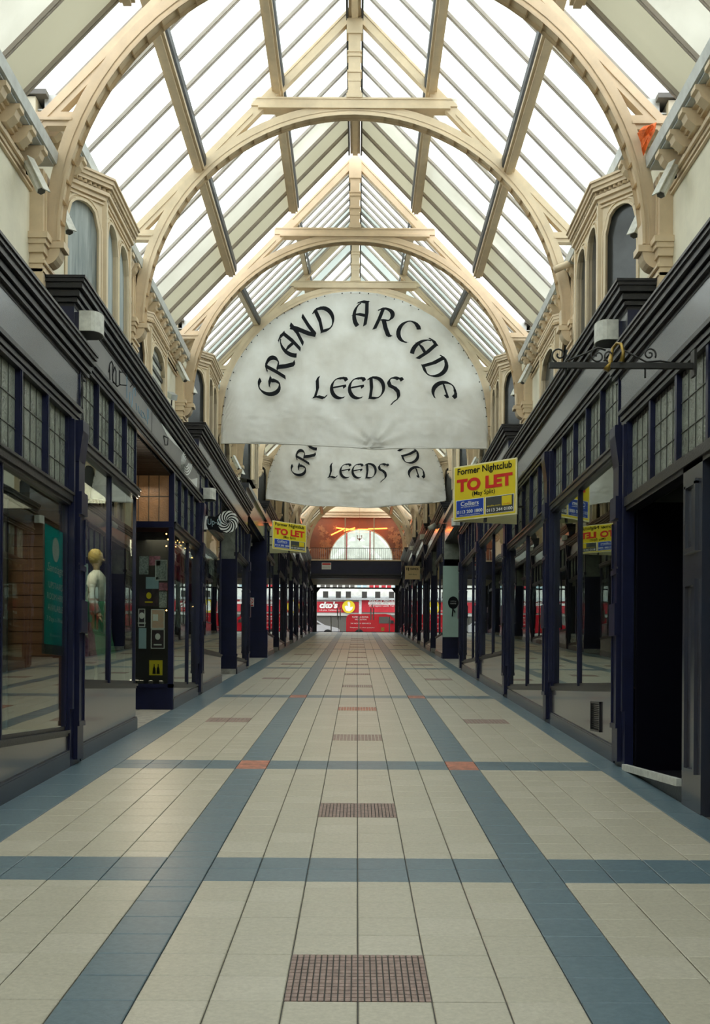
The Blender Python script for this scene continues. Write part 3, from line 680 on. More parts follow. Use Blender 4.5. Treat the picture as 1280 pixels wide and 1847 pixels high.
# return faces of the first blocks beyond the passage
root, T, sill = SF['L3']; s = -1; yb = 34.4
b = MB(); b.box(X(s, 2.7), X(s, 3.5), yb-.05, yb+.03, fl(yb)+.85, T-.8); part(b, 'return_panel', M['navy'], root)
b = MB(); b.box(X(s, 2.66), X(s, 3.5), yb-.1, yb+.03, fl(yb)-.02, fl(yb)+.82); b.box(X(s, 2.65), X(s, 3.5), yb-.11, yb+.03, fl(yb)+.82, fl(yb)+.86); part(b, 'plinth_block', M['navy'], root)
root, T, sill = SF['R3']; s = 1
b = MB(); b.box(X(s, 2.7), X(s, 3.5), yb-.05, yb+.03, fl(yb)+.0, fl(yb)+.75); b.box(X(s, 3.28), X(s, 3.5), yb-1.0, yb-.8, fl(yb)-.2, T-.8); part(b, 'return_panel', M['navy'], root)
b = MB(); b.box(X(s, 2.74), X(s, 3.3), yb-.04, yb+.03, T-1.75, T-.8); part(b, 'leaded_light', M['obsc'], root)
b = MB(); x0, z0 = px(798, 1149, 34.3); x1, z1 = px(836, 1021, 34.3); b.box(x0, x1, 34.28, 34.34, z0, z1); sg = b.build('window_poster', M['sage']); tag(sg, 'tall pale sage panel with a black round tree logo, right side passage', 'poster')
cx, cz = px(817, 1087, 34.27); b = MB(); b.prism([(cx+.16*math.cos(t*math.pi/12), 34.27, cz+.19*math.sin(t*math.pi/12)) for t in range(24)], (0, .008, 0)); b.bar((cx-.01, 34.27, cz-.15), (cx-.03, 34.27, cz-.42), .03, .03); b.bar((cx, 34.265, cz-.2), (cx+.06, 34.265, cz-.3), .06, .03)
o = b.build('tree_emblem', M['ink']); o.parent = sg
for kk in (0, 1):
    text('emblem_lettering', ['waiting', 'rooms'][kk], (cx-.09, 34.268, cz+.02-kk*.07), (1, 0, 0), (0, 0, 1), .18, .045, M['pewter'], sg)

# ================================================================== BAY WINDOWS (oriels) of the upper floor
def face_panel(b, p0, p1, zb, zt, opens, nrm, th=.05):
    p0 = Vector(p0); p1 = Vector(p1); u = (p1-p0); L = u.length; u.normalize(); n = Vector(nrm)
    def P(t, z): return Vector((p0.x+u.x*t, p0.y+u.y*t, z))
    t = 0
    for (a, e, zs, zc) in opens:
        b.prism([P(t, zb), P(a, zb), P(a, zt), P(t, zt)], n*-th)
        N = 8
        for i in range(N):
            ta = a+(e-a)*i/N; tb = a+(e-a)*(i+1)/N
            fa = zs+(zc-zs)*math.sqrt(max(0, 1-abs((i/N)*2-1)**2.4)); fb = zs+(zc-zs)*math.sqrt(max(0, 1-abs(((i+1)/N)*2-1)**2.4))
            b.prism([P(ta, fa), P(tb, fb), P(tb, zt), P(ta, zt)], n*-th)
        # bead moulding round the opening
        pts = [P(a, zb), P(a, zs)]+[P(a+(e-a)*i/N, zs+(zc-zs)*math.sqrt(max(0, 1-abs((i/N)*2-1)**2.4))) for i in range(N+1)]+[P(e, zs), P(e, zb)]
        for q0, q1 in zip(pts[:-1], pts[1:]):
            if (q1-q0).length > .005: b.bar(q0+n*.008, q1+n*.008, .03, .03, up=n)
        pts2 = [P(a-.04, zb), P(a-.04, zs)]+[P(a-.04+(e-a+.08)*i/N, zs+(zc+.05-zs)*math.sqrt(max(0, 1-abs((i/N)*2-1)**2.4))) for i in range(N+1)]+[P(e+.04, zs), P(e+.04, zb)]
        for q0, q1 in zip(pts2[:-1], pts2[1:]):
            if (q1-q0).length > .005: b.bar(q0+n*.004, q1+n*.004, .018, .018, up=n)
        t = e
    b.prism([P(t, zb), P(L, zb), P(L, zt), P(t, zt)], n*-th)
def oriel(s, yc, T, paneks, label, half=1.1, bot=-.05, ck=1.0, hF=2.79, c=.44, one=False):
    root = empty('bay_window', (X(s, 3.13), yc, T), label, 'bay window', 'cream bay windows on the upper floor')
    pl = [(3.14, yc-half), (hF, yc-half+c), (hF, yc+half-c), (3.14, yc+half)]
    zb, zt = T+bot, T+1.45
    b = MB(); P3 = [(X(s, h), y, 0) for h, y in pl]
    r2 = .7071
    nrm = [(-s*r2, -r2, 0), (-s, 0, 0), (-s*r2, r2, 0)]
    L0_ = math.hypot(3.14-hF, c); LF = 2*(half-c)
    face_panel(b, P3[0], P3[1], zb, zt, [(.03, L0_-.08, T+1.06, T+1.34)], nrm[0])
    face_panel(b, P3[1], P3[2], zb, zt, ([(.09, LF-.1, T+1.06, T+1.34)] if one else [(.07, LF/2-.03, T+1.04, T+1.30), (LF/2+.03, LF-.07, T+1.04, T+1.30)]), nrm[1])
    face_panel(b, P3[2], P3[3], zb, zt, [(.08, L0_-.03, T+1.06, T+1.34)], nrm[2])
    for h, y in pl[1:3]: b.box(X(s, h)-.03, X(s, h)+.03, y-.03, y+.03, zb, zt)
    part(b, 'window_frame', M['cream2'], root)
    # cornice following the plan, rising in steps
    b = MB()
    for off, z0, z1 in ((.02, 1.375, 1.395), (.03, 1.42, 1.47), (.06, 1.47, 1.51), (.09, 1.55, 1.59), (.11, 1.59, 1.635), (.13, 1.635, 1.66)):
        o_ = off*ck
        poly = [(3.14, yc-half-o_*1.41), (hF-o_, yc-half+c-o_*.41), (hF-o_, yc+half-c+o_*.41), (3.14, yc+half+o_*1.41)]
        b.prism([(X(s, h), y, T+z0) for h, y in poly], (0, 0, z1-z0))
    nd = 26
    for i in range(nd+1):
        y = yc-half+c+(2*half-2*c)*i/nd; b.box(X(s, hF-.07), X(s, hF), y-.012, y+.012, T+1.515, T+1.545)
    for i in range(9):
        t = i/8; b.box(X(s, 3.1-(3.1-hF)*t-.06), X(s, 3.1-(3.1-hF)*t), yc-half+c*t-.03, yc-half+c*t, T+1.515, T+1.545)
    b.prism([(X(s, h), y, T+1.51) for h, y in ((3.14, yc-half), (hF, yc-half+c), (hF, yc+half-c), (3.14, yc+half))], (0, 0, .05))
    part(b, 'window_cornice', M['cream'], root)
    segs = [(P3[0], P3[1], nrm[0])]+[(P3[1], (Vector(P3[1])+Vector(P3[2]))/2, nrm[1]), ((Vector(P3[1])+Vector(P3[2]))/2, P3[2], nrm[1])]+[(P3[2], P3[3], nrm[2])]
    for (p, q, n), mk in zip(segs, paneks):
        p = Vector(p); q = Vector(q); n = Vector(n)*-.045
        b = MB(); b.prism([(p.x+n.x, p.y+n.y, zb), (q.x+n.x, q.y+n.y, zb), (q.x+n.x, q.y+n.y, zt-.02), (p.x+n.x, p.y+n.y, zt-.02)], n*.2)
        part(b, 'window_pane', M[mk], root)
    return root
side = {-1: 'left', 1: 'right'}
bays = []
for (a, e) in LEVELS[1:]:
    m = (a+e)/2; bays += [((a+m)/2, T_of(a)), ((m+e)/2, T_of(a))]
desc = {-1: ['cream bay window at the top left edge of the view', 'cream bay window at far left above the shops', 'cream left bay window with pale net curtains beside the two floodlights', 'second left bay window from the front, with striped blind',
             'left bay window just short of the large banner', 'left bay window level with the large banner'],
        1: ['cream bay window at the top right edge of the view', 'cream bay window at far right above the shops', 'right bay window with dark boarded lights above the white wall lamp', 'second right bay window, above the iron sign bracket',
            'right bay window just short of the large banner', 'right bay window level with the large banner']}
for s in (-1, 1):
    oriel(s, 31.4, T_of(28.5)+.45, ['grey_p']*4, 'cream bay window above the side passage on the %s' % side[s])
    for i, (yc, T) in enumerate(bays):
        lab = desc[s][i] if i < 6 else 'distant cream bay window past the side passage, %s side, %s of its row' % (side[s], ['first', 'second', 'third', 'fourth', 'fifth', 'sixth', 'seventh', 'eighth'][i-6])
        pk = ['grey_p']*4
        if s < 0 and i == 2: pk = ['net', 'net', 'net', 'net']
        if s < 0 and i == 3: pk = ["grey_p", "dwhite", "dwhite", "grey_p"]
        if i < 2 or yc > 60: continue
        if i % 2:
            rt = oriel(s, yc-1.03, T-.37, pk, lab, .88, .32, .5, 2.9, .23, True)
            if i == 3 and s < 0:
                for kz in range(5):
                    b = MB(); b.box(X(s, 2.925), X(s, 2.935), yc-1.56, yc-.48, T+.1+kz*.17, T+.16+kz*.17); part(b, 'blind_stripe', M['char'], rt)
        else: oriel(s, yc, T, pk, lab)

# ================================================================== LETTERED BANNERS
def pen_letter(strokes, org, ang, sc, nib=(.20, 32)):
    """broad nib strokes; each stroke a list of points in a unit cell (x 0..1, y 0..1)"""
    out = []; na = R_(nib[1]); nv = (math.cos(na)*nib[0]/2, math.sin(na)*nib[0]/2); ca, sa = math.cos(ang), math.sin(ang)
    def W(p): x = (p[0]-.5)*sc*.86; y = (p[1]-.5)*sc; return (org[0]+x*ca-y*sa, org[1]+x*sa+y*ca)
    for st in strokes:
        for p, q in zip(st[:-1], st[1:]):
            out.append([W((p[0]-nv[0], p[1]-nv[1])), W((p[0]+nv[0], p[1]+nv[1])), W((q[0]+nv[0], q[1]+nv[1])), W((q[0]-nv[0], q[1]-nv[1]))])
            d = Vector((q[0]-p[0], q[1]-p[1])); n = Vector((-d.y, d.x)); n = n.normalized()*.028 if n.length else n
            out.append([W((p[0]-n.x, p[1]-n.y)), W((p[0]+n.x, p[1]+n.y)), W((q[0]+n.x, q[1]+n.y)), W((q[0]-n.x, q[1]-n.y))])
    return out
def arc(cx, cy_, rx, ry, a0, a1, n=12): return [(cx+rx*math.cos(R_(a0+(a1-a0)*i/n)), cy_+ry*math.sin(R_(a0+(a1-a0)*i/n))) for i in range(n+1)]
G_ = {
 'G': [arc(.52, .48, .42, .44, 62, 300, 16), [(.73, .09), (.80, .30), (.76, .46)], [(.46, .46), (.62, .50), (.92, .47)]],
 'R': [[(.22, .95), (.20, .5), (.14, .02)], [(.02, .80), (.22, .97), (.5, .98)]+arc(.5, .74, .26, .23, 80, -75, 9)+[(.3, .48)], [(.42, .50), (.62, .22), (.86, -.03), (1.0, -.05)]],
 'A': [[(.74, 1.0), (.76, .5), (.70, .02)], [(.30, .93), (.5, 1.0), (.80, .97)], arc(.62, .42, .46, .54, 110, 235, 12), [(.10, .42), (.35, .47), (.74, .42)]],
 'N': [[(.18, 1.0), (.22, .6), (.12, .02)], [(.10, .90), (.30, .70), (.62, .25), (.86, .02)], [(.88, 1.0), (.84, .5), (.86, .05)]],
 'D': [[(.20, .96), (.24, .5), (.16, .03)], [(.02, .86), (.2, .98), (.42, .98)]+arc(.42, .5, .46, .47, 85, -88, 14)+[(.12, .05)]],
 'C': [arc(.58, .48, .46, .46, 58, 300, 16), [(.60, .94), (.8, .9), (.93, .80)]],
 'E': [arc(.56, .48, .46, .46, 75, 298, 16), [(.62, .95), (.82, .93), (.90, .82)], [(.16, .50), (.5, .55), (.78, .60)], [(.78, .60), (.80, .50)]],
 'L': [[(.34, 1.0), (.26, .85), (.28, .45), (.14, .06)], [(.04, .05), (.3, .1), (.62, .02), (.78, .16)]],
 'S': [arc(.52, .76, .30, .22, 40, 180, 8)+[(.30, .60), (.55, .50), (.72, .35)]+arc(.42, .15, .34, .25, 10, -60, 6)+[(.48, -.14), (.36, -.26)], [(.72, .92), (.86, .95), (.95, .84)]],
}
ZL = {'dummy': 0}
def banner(Y, zoff, dxx, sag, label, seed):
    """canvas within the arch; local origin: arch centre"""
    rnd = random.Random(seed); Rb = 2.86
    root = empty('banner', (XC+dxx, Y, zoff), label, 'banner', 'lettered canvas banners')
    NX, NZ = 110, 80; V = []; Fc = []
    def bot(u): return (-.46 if seed == 1 else -.12)-(sag(u))
    import mathutils.noise as mn
    for i in range(NX+1):
        u = -1+2*i/NX; x = Rb*u
        top = math.sqrt(max(0, Rb*Rb-x*x)); b0 = bot(u)
        if abs(u) > .995: top = .05
        for j in range(NZ+1):
            z = b0+(top-b0)*j/NZ
            e = .07*mn.noise(Vector((x*1.1, z*1.1, seed)))+.04*mn.noise(Vector((x*3.2, z*2.2, seed+4)))+.022*abs(mn.noise(Vector((x*4.2+z*2, z*5.2, seed+9))))*(1.2-z*.3)
            e += .012*math.exp(-((z-.12)**2)*900)*math.sin(x*5)
            # folds drawn towards a pinch at the hem
            if seed == 1:
                dx, dz = x-.42, z+.46; r = math.hypot(dx, dz)+.05
                e += .05*math.exp(-r*1.4)*math.sin(7*math.atan2(dz, dx)*1.6)
            e += .02*math.exp(-((abs(u)-1)**2)*120)*math.sin(z*14)
            e += .006*math.exp(-(((x*1.25) % 1-.5)**2)*900)
            V.append((x, e, z))
    for i in range(NX):
        for j in range(NZ): a = i*(NZ+1)+j; Fc.append((a, a+NZ+1, a+NZ+2, a+1))
    me = bpy.data.meshes.new('canvas'); me.from_pydata(V, [], Fc); me.materials.append(M['canvas'])
    for p in me.polygons: p.use_smooth = True
    o = bpy.data.objects.new('canvas', me); C.objects.link(o); o.parent = root
    so = o.modifiers.new('s', 'SOLIDIFY'); so.thickness = .006
    b = MB(); pts = [(Rb*(-1+2*i/NX), -.01, bot(-1+2*i/NX)) for i in range(NX+1)]; b.tube(pts, .018, 6); h = b.build('hem_cord', M['canvas'], None, True); h.parent = root
    b = MB()
    for i in range(46):
        t = R_(4+172*i/45); c = (math.cos(t)*(Rb-.03), math.sin(t)*(Rb-.03)); b.tube([(c[0], -.012, c[1]), (c[0], -.02, c[1])], .014, 6)
    e_ = b.build('eyelets', M['iron']); e_.parent = root; e_['kind'] = 'stuff'
    lets = [('G', 487, 701, 0), ('R', 504, 665, 0), ('A', 523, 628, 0), ('N', 547.5, 601, 0), ('D', 587, 580.5, 0), ('A', 652, 571, 0), ('R', 695, 583.3, 0), ('C', 734.6, 600.7, 0), ('A', 764, 632, 0), ('D', 786.3, 667.4, 0), ('E', 801.3, 708, 0)]
    cxp, czp = 644, 731.5
    sc_ = 24.15/F; cx0 = (641-VPX)+ROLL*(769-HY)
    def loc(xp, yp): return ((xp-641.0)*sc_, (769-yp)*sc_)
    yo = -.075
    def addl(ch, xp, yp, ang, sz):
        q = pen_letter(G_[ch], loc(xp, yp), ang, sz); b = MB()
        for k, poly in enumerate(q): b.add([(p[0], yo-k*.0002, p[1]) for p in poly], [(0, 1, 2, 3)])
        o = b.build('painted_letter', M['ink']); o.parent = root
    for ch, xp, yp, _ in lets:
        a = math.atan2(xp-cxp, czp-yp); addl(ch, xp, yp, -a, .52)
    for ch, xp, w_ in (('L', 582, 0), ('E', 613, 0), ('E', 645, 0), ('D', 680, 0), ('S', 711, 0)): addl(ch, xp, 704, 0, .47)
    return root
banner(24.04, 5.61+EYE, 0, lambda u: .02*math.sin(u*4+1)+.05*u+.05*max(0, 1-abs(u-.15)*6)*.6, 'large off-white canvas banner reading Grand Arcade Leeds, nearer of the two', 1)
banner(35.6, 6.40+EYE-.34, .02, lambda u: .24*(1-u*u)+.02*math.sin(u*9), 'smaller farther canvas banner, half hidden below the large one', 2)

# ================================================================== TO LET BOARDS
def board(p0, p1, ztl, ztr, h, label):
    """p0: left edge (x,y), p1 right edge"""
    root = empty('letting_board', (p0[0], p0[1], ztl-h), label, 'sign', 'yellow to let boards')
    A = Vector((p0[0], p0[1], ztl)); Bv = Vector((p1[0], p1[1], ztr)); U = Bv-A; Wd = U.length; U.normalize(); Zv = Vector((0, 0, 1)); N = U.cross(Zv).normalized()
    O = A-Zv*h
    def P(u, v, n=0): return O+U*(u*Wd)+Zv*(v*h)+N*n
    def rect(u0, v0, u1, v1, n, m, nm):
        b = MB(); b.prism([P(u0, v0, n), P(u1, v0, n), P(u1, v1, n), P(u0, v1, n)], N*-.004); o = b.build(nm, m); put(o, root); return o
    b = MB(); b.prism([P(0, 0), P(1, 0), P(1, 1), P(0, 1)], N*-.025); o = b.build('board', M['yedge']); put(o, root)
    rect(.02, .025, .98, .975, .004, M['yellow'], 'yellow_face')
    def tx(s_, u, v, w_, hh, m, bold=0, sh=0): text('lettering', s_, P(u, v, .008), U, Zv, w_*Wd, hh*h, m, root, .002, bold, sh)
    tx('Former Nightclub', .07, .80, .86, .155, M['ink'], .02)
    tx('TO LET', .06, .52, .88, .235, M['red'], .05)
    tx('(May Split)', .31, .40, .36, .105, M['ink'], .008)
    rect(.045, .055, .50, .37, .007, M['white'], 'panel_border'); rect(.055, .065, .49, .36, .010, M['blue_s'], 'blue_panel')
    rect(.52, .055, .965, .37, .007, M['white'], 'panel_border'); rect(.53, .065, .955, .36, .010, M['char'], 'charcoal_panel')
    rect(.78, .18, .93, .35, .013, M['yellow'], 'yellow_square')
    def t2(s_, u, v, w_, hh, m, bold=0): text('lettering', s_, P(u, v, .014), U, Zv, w_*Wd, hh*h, m, root, .002, bold)
    t2('Colliers', .13, .255, .29, .08, M['white'], .01); t2('INTERNATIONAL', .135, .222, .29, .022, M['white'])
    t2('0113 200 1800', .07, .115, .41, .062, M['white'], .02); t2('www.colliers.com/uk/leeds', .11, .078, .33, .02, M['white'])
    t2('savills.com', .55, .185, .21, .028, M['yellow']); t2('savills', .80, .195, .11, .025, M['red']); t2('0113 244 0100', .545, .09, .40, .06, M['white'], .02)
    b = MB(); mid = P(.5, .35, -.05); sx = 1 if p0[0] > 0 else -1
    b.bar(P(.5, .9, -.03), P(.5, .02, -.03), .03, .03); b.bar(P(.5, .02, -.03), P(.5, -.08, -.02), .05, .02)
    wx = X(sx, 2.72); b.bar(P(.5, .5, -.04), (wx, (p0[1]+p1[1])/2+.05, O.z+.5*h), .03, .03)
    b.bar(P(.5, .2, -.04), (wx, (p0[1]+p1[1])/2+.05, O.z+.2*h), .03, .03)
    o = b.build('bracket', M['iron']); put(o, root)
    # second board behind, making the usual V
    Q0 = A+Vector((0, .06, 0)); 
    b = MB(); far = Vector((X(sx, 2.70), max(p0[1], p1[1])+.25, (ztl+ztr)/2))
    nearedge = A if sx > 0 else Bv
    q = [nearedge+Vector((0, .03, 0)), far]; 
    b.prism([q[0]-Zv*h, q[1]-Zv*h, q[1], q[0]], (0, .02, 0)); o = b.build('rear_board', M['yedge']); put(o, root)
    return root
x0, zt0 = px(818, 843, 18.2); x1, zt1 = px(932, 825, 17.3)
board((x0, 18.2), (x1, 17.3), zt0, zt1, .875, 'larger nearer yellow and red to let board on the right shopfront')
x0, zt0 = px(491.5, 938.5, 34.25); x1, zt1 = px(552.3, 947.5, 35.2)
board((x0, 34.25), (x1, 35.2), zt0, zt1, .86, 'smaller farther yellow and red to let board on the left')

# ================================================================== WALL LAMPS, CAMERAS
def wall_lamp(s, y, z, label, group='white wall lamps on the consoles'):
    root = empty('wall_lamp', (X(s, 2.74), y, z), label, 'wall lamp', group)
    b = MB(); n = 8
    out = [(X(s, 2.70), y-.15)]+[(X(s, 2.53)+(-s)*.0+s*.0, y-.15)]
    pts = [(2.70, y-.15), (2.58, y-.15)]+[(2.58-.09*math.sin(i*math.pi/n), y-.15*math.cos(i*math.pi/n)) for i in range(1, n)]+[(2.58, y+.15), (2.70, y+.15)]
    b.prism([(X(s, h), yy, z-.10) for h, yy in pts], (0, 0, .20)); part(b, 'lamp_housing', M['dwhite'], root)
    b = MB(); b.box(X(s, 2.70), X(s, 2.75), y-.13, y+.13, z-.09, z+.09); part(b, 'back_plate', M['navy'], root)
    b = MB(); b.prism([(X(s, h+.012*(1 if h < 2.6 else -1)), yy, z-.104) for h, yy in pts], (0, 0, .004)); part(b, 'lamp_opening', M['char'], root)
lamps = [(-1, 11.28, 3.62+EYE, 'white wall lamp above the left graffiti fascia, largest on the left'), (1, 11.45, 3.62+EYE, 'white wall lamp on the right console above the iron bracket'),
         (-1, 20.3, px(0, 890, 20.3)[1], 'white wall lamp above the swirl sign on the left'), (1, 28.8, px(0, 937, 28.8)[1], 'white wall lamp behind the large to let board'),
         (-1, 43.4, T_of(43.2)-.5, 'small distant white lamp on left, first past the small to let board'), (1, 43.4, T_of(43.2)-.5, 'small distant white lamp on right above the brown sign'), (1, 51.9, T_of(51.9)-.5, 'small distant white lamp at right end of the bridge'), (-1, 52, T_of(51.9)-.5, 'small distant white lamp at left end of the bridge')]
for s, y, z, lab in lamps: wall_lamp(s, y, z, lab)
def camera_thing(s, y, z, hx, label, tip):
    """tubular camera: body from mount to tip; tip=(h,y,z)"""
    root = empty('security_camera', (X(s, 3.13), y, z), label, 'security camera', 'cream tubular security cameras on the upper walls')
    Bt = Vector((X(s, tip[0]), tip[1], tip[2])); A = Vector((X(s, hx), y, z)); A = Bt+(A-Bt)*.8; Bt = Vector((X(s, tip[0]), tip[1], tip[2])); d = (Bt-A).normalized()
    b = MB(); u = d.cross(Vector((0, 0, 1))).normalized(); v = u.cross(d)
    def ring(c, r): return [c+u*r*math.cos(i*math.pi/3)+v*r*.95*math.sin(i*math.pi/3) for i in range(6)]
    b.loft([ring(A, .04), ring(A+d*.01, .047), ring(Bt, .047)]); b.bar(A+v*.052-d*.02, Bt+v*.052+d*.04, .09, .010, up=v); part(b, 'housing', M['dwhite'], root)
    b = MB(); b.loft([ring(Bt-d*.002, .041), ring(Bt+d*.006, .041)]); part(b, 'lens_glass', M['camglass'], root)
    b = MB(); b.tube([A+d*.09-v*.05, (X(s, 3.05), y+.02, z-.08), (X(s, 3.13), y+.02, z-.06)], .02, 6); b.tube([(X(s, 3.10), y+.02, z-.06), (X(s, 3.14), y+.02, z-.06)], .06, 10); b.tube([A+d*.1+u*.06*s, A+d*.1+u*.085*s], .028, 8, M['ink'])
    part(b, 'mounting_arm', M['dwhite'], root)
def cams(yt, T, lab):
    for s in (-1, 1):
        sd = side[s]
        camera_thing(s, yt-.55, T+1.58, 3.08, 'cream security camera before the %s pilaster of the %s truss' % (sd, lab), (2.885, yt-.66, T+1.20))
        camera_thing(s, yt+.62, T+1.62, 3.08, 'cream security camera behind the %s pilaster of the %s truss' % (sd, lab), (2.91, yt+.45, T+1.27))
cams(11.1, T0, 'netting hung'); cams(19.85, T1, 'one before the banner'); cams(28.5, T2-.45, 'hidden')
# orange netting on the right foot of the near truss
b = MB(); rnd = random.Random(3)
pts = [(1150, 238), (1160, 228), (1172, 226), (1184, 220), (1181, 236), (1174, 250), (1168, 262), (1163, 276), (1158, 266), (1156, 254)]
P = []
for (x_, y_) in pts: xx, zz = px(x_, y_, 10.93); P.append((xx, 10.93+rnd.uniform(-.04, .03), zz))
cx = sum(p[0] for p in P)/len(P); cz = sum(p[2] for p in P)/len(P)
V = [(cx, 10.86, cz)]+P; mid = [((p[0]+cx)/2+rnd.uniform(-.01, .01), 10.84+rnd.uniform(-.05, .04), (p[2]+cz)/2) for p in P]; n = len(P); V += mid
fs = []
for i in range(n): j = (i+1) % n; fs += [(1+i, 1+j, 1+n+j, 1+n+i), (1+n+i, 1+n+j, 0)]
b.add(V, fs); b.add([(v[0], v[1]+.05, v[2]) for v in V], fs)
tag(b.build('netting', M['orange']), 'bunched orange netting caught at the right foot of the near truss', 'netting')
# drain pipes at the second truss
for s in (-1, 1):
    b = MB(); x = X(s, 3.05); z = T1+1.75
    if s > 0: b.tube([(X(1, 2.72), 15.15, z-.12), (X(1, 2.95), 15.15, z-.02), (X(1, 3.04), 15.2, z-.1)], .05, 10); b.tube([(X(1, 3.04), 15.12, z+.02), (X(1, 3.04), 15.12, z-.75)], .045, 10); b.box(X(1, 2.98), X(1, 3.14), 15.0, 15.28, z-1.05, z-.72)
    else: b.tube([(X(-1, 3.04), 15.0, z), (X(-1, 2.98), 15.05, z-.1), (X(-1, 3.06), 15.1, z-.22), (X(-1, 3.06), 15.1, z-1.3)], .045, 10); b.box(X(-1, 3.0), X(-1, 3.14), 15.0, 15.2, z-.6, z-.52)
    tag(b.build('drainpipe', M['cream'], None, True), 'cream rainwater pipe at the %s foot of the second truss' % side[s], 'pipe', 'cream rainwater pipes')

# ================================================================== IRON BRACKET with gilded ring (right)
Y = 8.62; x0, z0 = px(990, 660, Y); x1, _ = px(1253, 660, Y); z0 = px(1120, 660, Y)[1]
root = empty('sign_bracket', (x1, Y, z0), 'black wrought iron sign bracket with scrolls and gilded ring, right side', 'bracket')
b = MB(); b.box(x0, x1, Y-.02, Y+.02, z0-.02, z0+.022); b.box(x1-.02, x1+.0, Y-.05, Y+.05, z0-.08, z0+.12); part(b, 'bar', M['iron'], root)
def scroll(cxp, cyp, rp, a0, turns, sgn):
    cx, cz = px(cxp, cyp, Y); r = rp*Y/F; pts = []
    for i in range(26):
        t = i/25; a = R_(a0)+sgn*2*math.pi*turns*t; rr = r*(1-.82*t); pts.append((cx+rr*math.cos(a), Y, cz+rr*math.sin(a)))
    b = MB(); b.tube(pts, .007, 6); part(b, 'scroll', M['iron'], root, True)
scroll(1008, 640, 14, 250, 1.3, -1); scroll(1078, 642, 15, 60, 1.4, 1); scroll(1171, 639, 12, -30, 1.4, 1); scroll(1100, 640, 13, 250, .6, -1)
for pl in ([(1019, 652), (1050, 640), (1078, 627), (1092, 632)], [(1125, 632), (1150, 645), (1165, 653), (1190, 651), (1220, 656)], [(1170, 655), (1162, 651)], [(1163, 660), (1163, 682)], [(1020, 664), (1020, 678)]):
    b = MB(); b.tube([(px(x_, y_, Y)[0], Y, px(x_, y_, Y)[1]) for x_, y_ in pl], .007, 6); part(b, 'rod', M['iron'], root, True)
b = MB(); pts = [(1092, 667, 0), (1100, 655, .0), (1104, 640, .05), (1108, 624, .06), (1114, 617, .03), (1119, 622, -.02), (1121, 640, -.05), (1119, 655, -.04)]
b.tube([(px(x_, y_, Y)[0], Y+d, px(x_, y_, Y)[1]) for x_, y_, d in pts], [.03, .022, .016, .012, .012, .012, .014, .02], 8); part(b, 'gilded_ring', M['gold'], root, True, label='gilded horn shaped ring')

# ================================================================== SWIRL SIGN (left)
Y = 19.95
def P2(x_, y_, d=0): a, c = px(x_, y_, Y); return (a, Y-d, c)
root = empty('projecting_sign', (X(-1, 2.7), Y, px(0, 942, Y)[1]), 'black projecting sign with white spiral on the left', 'sign')
b = MB(); out = [(368, 931), (376, 931), (388, 932), (396, 926), (408, 924), (418, 928), (426, 938), (428, 948), (420, 959), (409, 961), (396, 960), (386, 955), (375, 955), (368, 955)]
b.prism([P2(*q) for q in out], (0, .05, 0)); part(b, 'board', M['ink'], root)
b = MB(); b.prism([P2(x_, y_, .004) for x_, y_ in [(368, 931), (375, 931), (372.5, 938), (372, 947), (375, 955), (368, 955)]], (0, .004, 0)); part(b, 'white_end', M['white'], root)
cx, cy_ = 411.0, 941.0
for k in range(10):
    b = MB(); a0 = 2*math.pi*k/10; L = []; Rr = []
    for i in range(12):
        t = i/11; r = 2.5+16.5*t**1.1; a = a0+1.9*t; wd = .5*(.28+.36*t)*2*math.pi/10
        L.append((cx+r*math.cos(a-wd), cy_+r*math.sin(a-wd)*1.06)); Rr.append((cx+r*math.cos(a+wd), cy_+r*math.sin(a+wd)*1.06))
    V = [P2(*q, .006) for q in L+Rr]; n = 12; b.add(V, [(i, i+1, n+i+1, n+i) for i in range(n-1)]); part(b, 'spiral_blade', M['white'], root)
a, c = px(374.5, 950, Y); text('lettering', 'Up-St', (a, Y-.012, c), (1, 0, 0), (0, 0, 1), .25, .14, M['pal'], root)
b = MB(); b.bar(P2(360, 930, -.03), P2(372, 930, -.03), .03, .03); b.bar(P2(360, 957, -.03), P2(372, 957, -.03), .03, .03); part(b, 'bracket', M['iron'], root)
# graffiti and white swirl painted on the fascia of the left shopfront
xf = X(-1, 2.737)
def on_fascia(x_, y_, h=2.737):
    dx = (x_-VPX)+ROLL*(y_-HY); dy = (y_-HY)-ROLL*(x_-VPX); Yv = X(-1, h)*F/dx; return (X(-1, h), Yv, EYE-dy*Yv/F)
root = SF['L1'][0]
def paint(pl, r, m, nm):
    b = MB(); b.tube([on_fascia(*q) for q in pl], r, 5); part(b, nm, m, root)
z2 = lambda L: [(170+x_/6.4, 640+y_/6.4) for x_, y_ in L]
for pl in ([(165, 200), (180, 100), (200, 75), (215, 120), (210, 300)], [(235, 330), (215, 320), (210, 230), (235, 140), (250, 190), (250, 350)], [(290, 180), (290, 350), (265, 365), (220, 310)], [(300, 200), (355, 200)], [(300, 345), (370, 352)], [(180, 290), (175, 130)], [(395, 215), (430, 235), (445, 290), (440, 340), (415, 370)], [(800, 940), (815, 1040), (845, 1040), (850, 960), (800, 935)], [(790, 1110), (805, 1080), (825, 1160)]):
    paint(z2(pl), .008, M['ink'], 'graffiti_stroke')
for pl in ([(375, 180), (375, 500)], [(410, 430), (405, 560)], [(430, 620), (450, 400), (470, 380), (475, 480)], [(480, 560), (490, 640)], [(510, 590), (515, 660), (540, 700)], [(540, 640), (550, 720), (580, 730)], [(610, 620), (612, 800)], [(625, 630), (627, 740)], [(560, 660), (600, 760)]):
    paint(z2(pl), .005, M['chalk'], 'chalk_stroke')
b = MB()
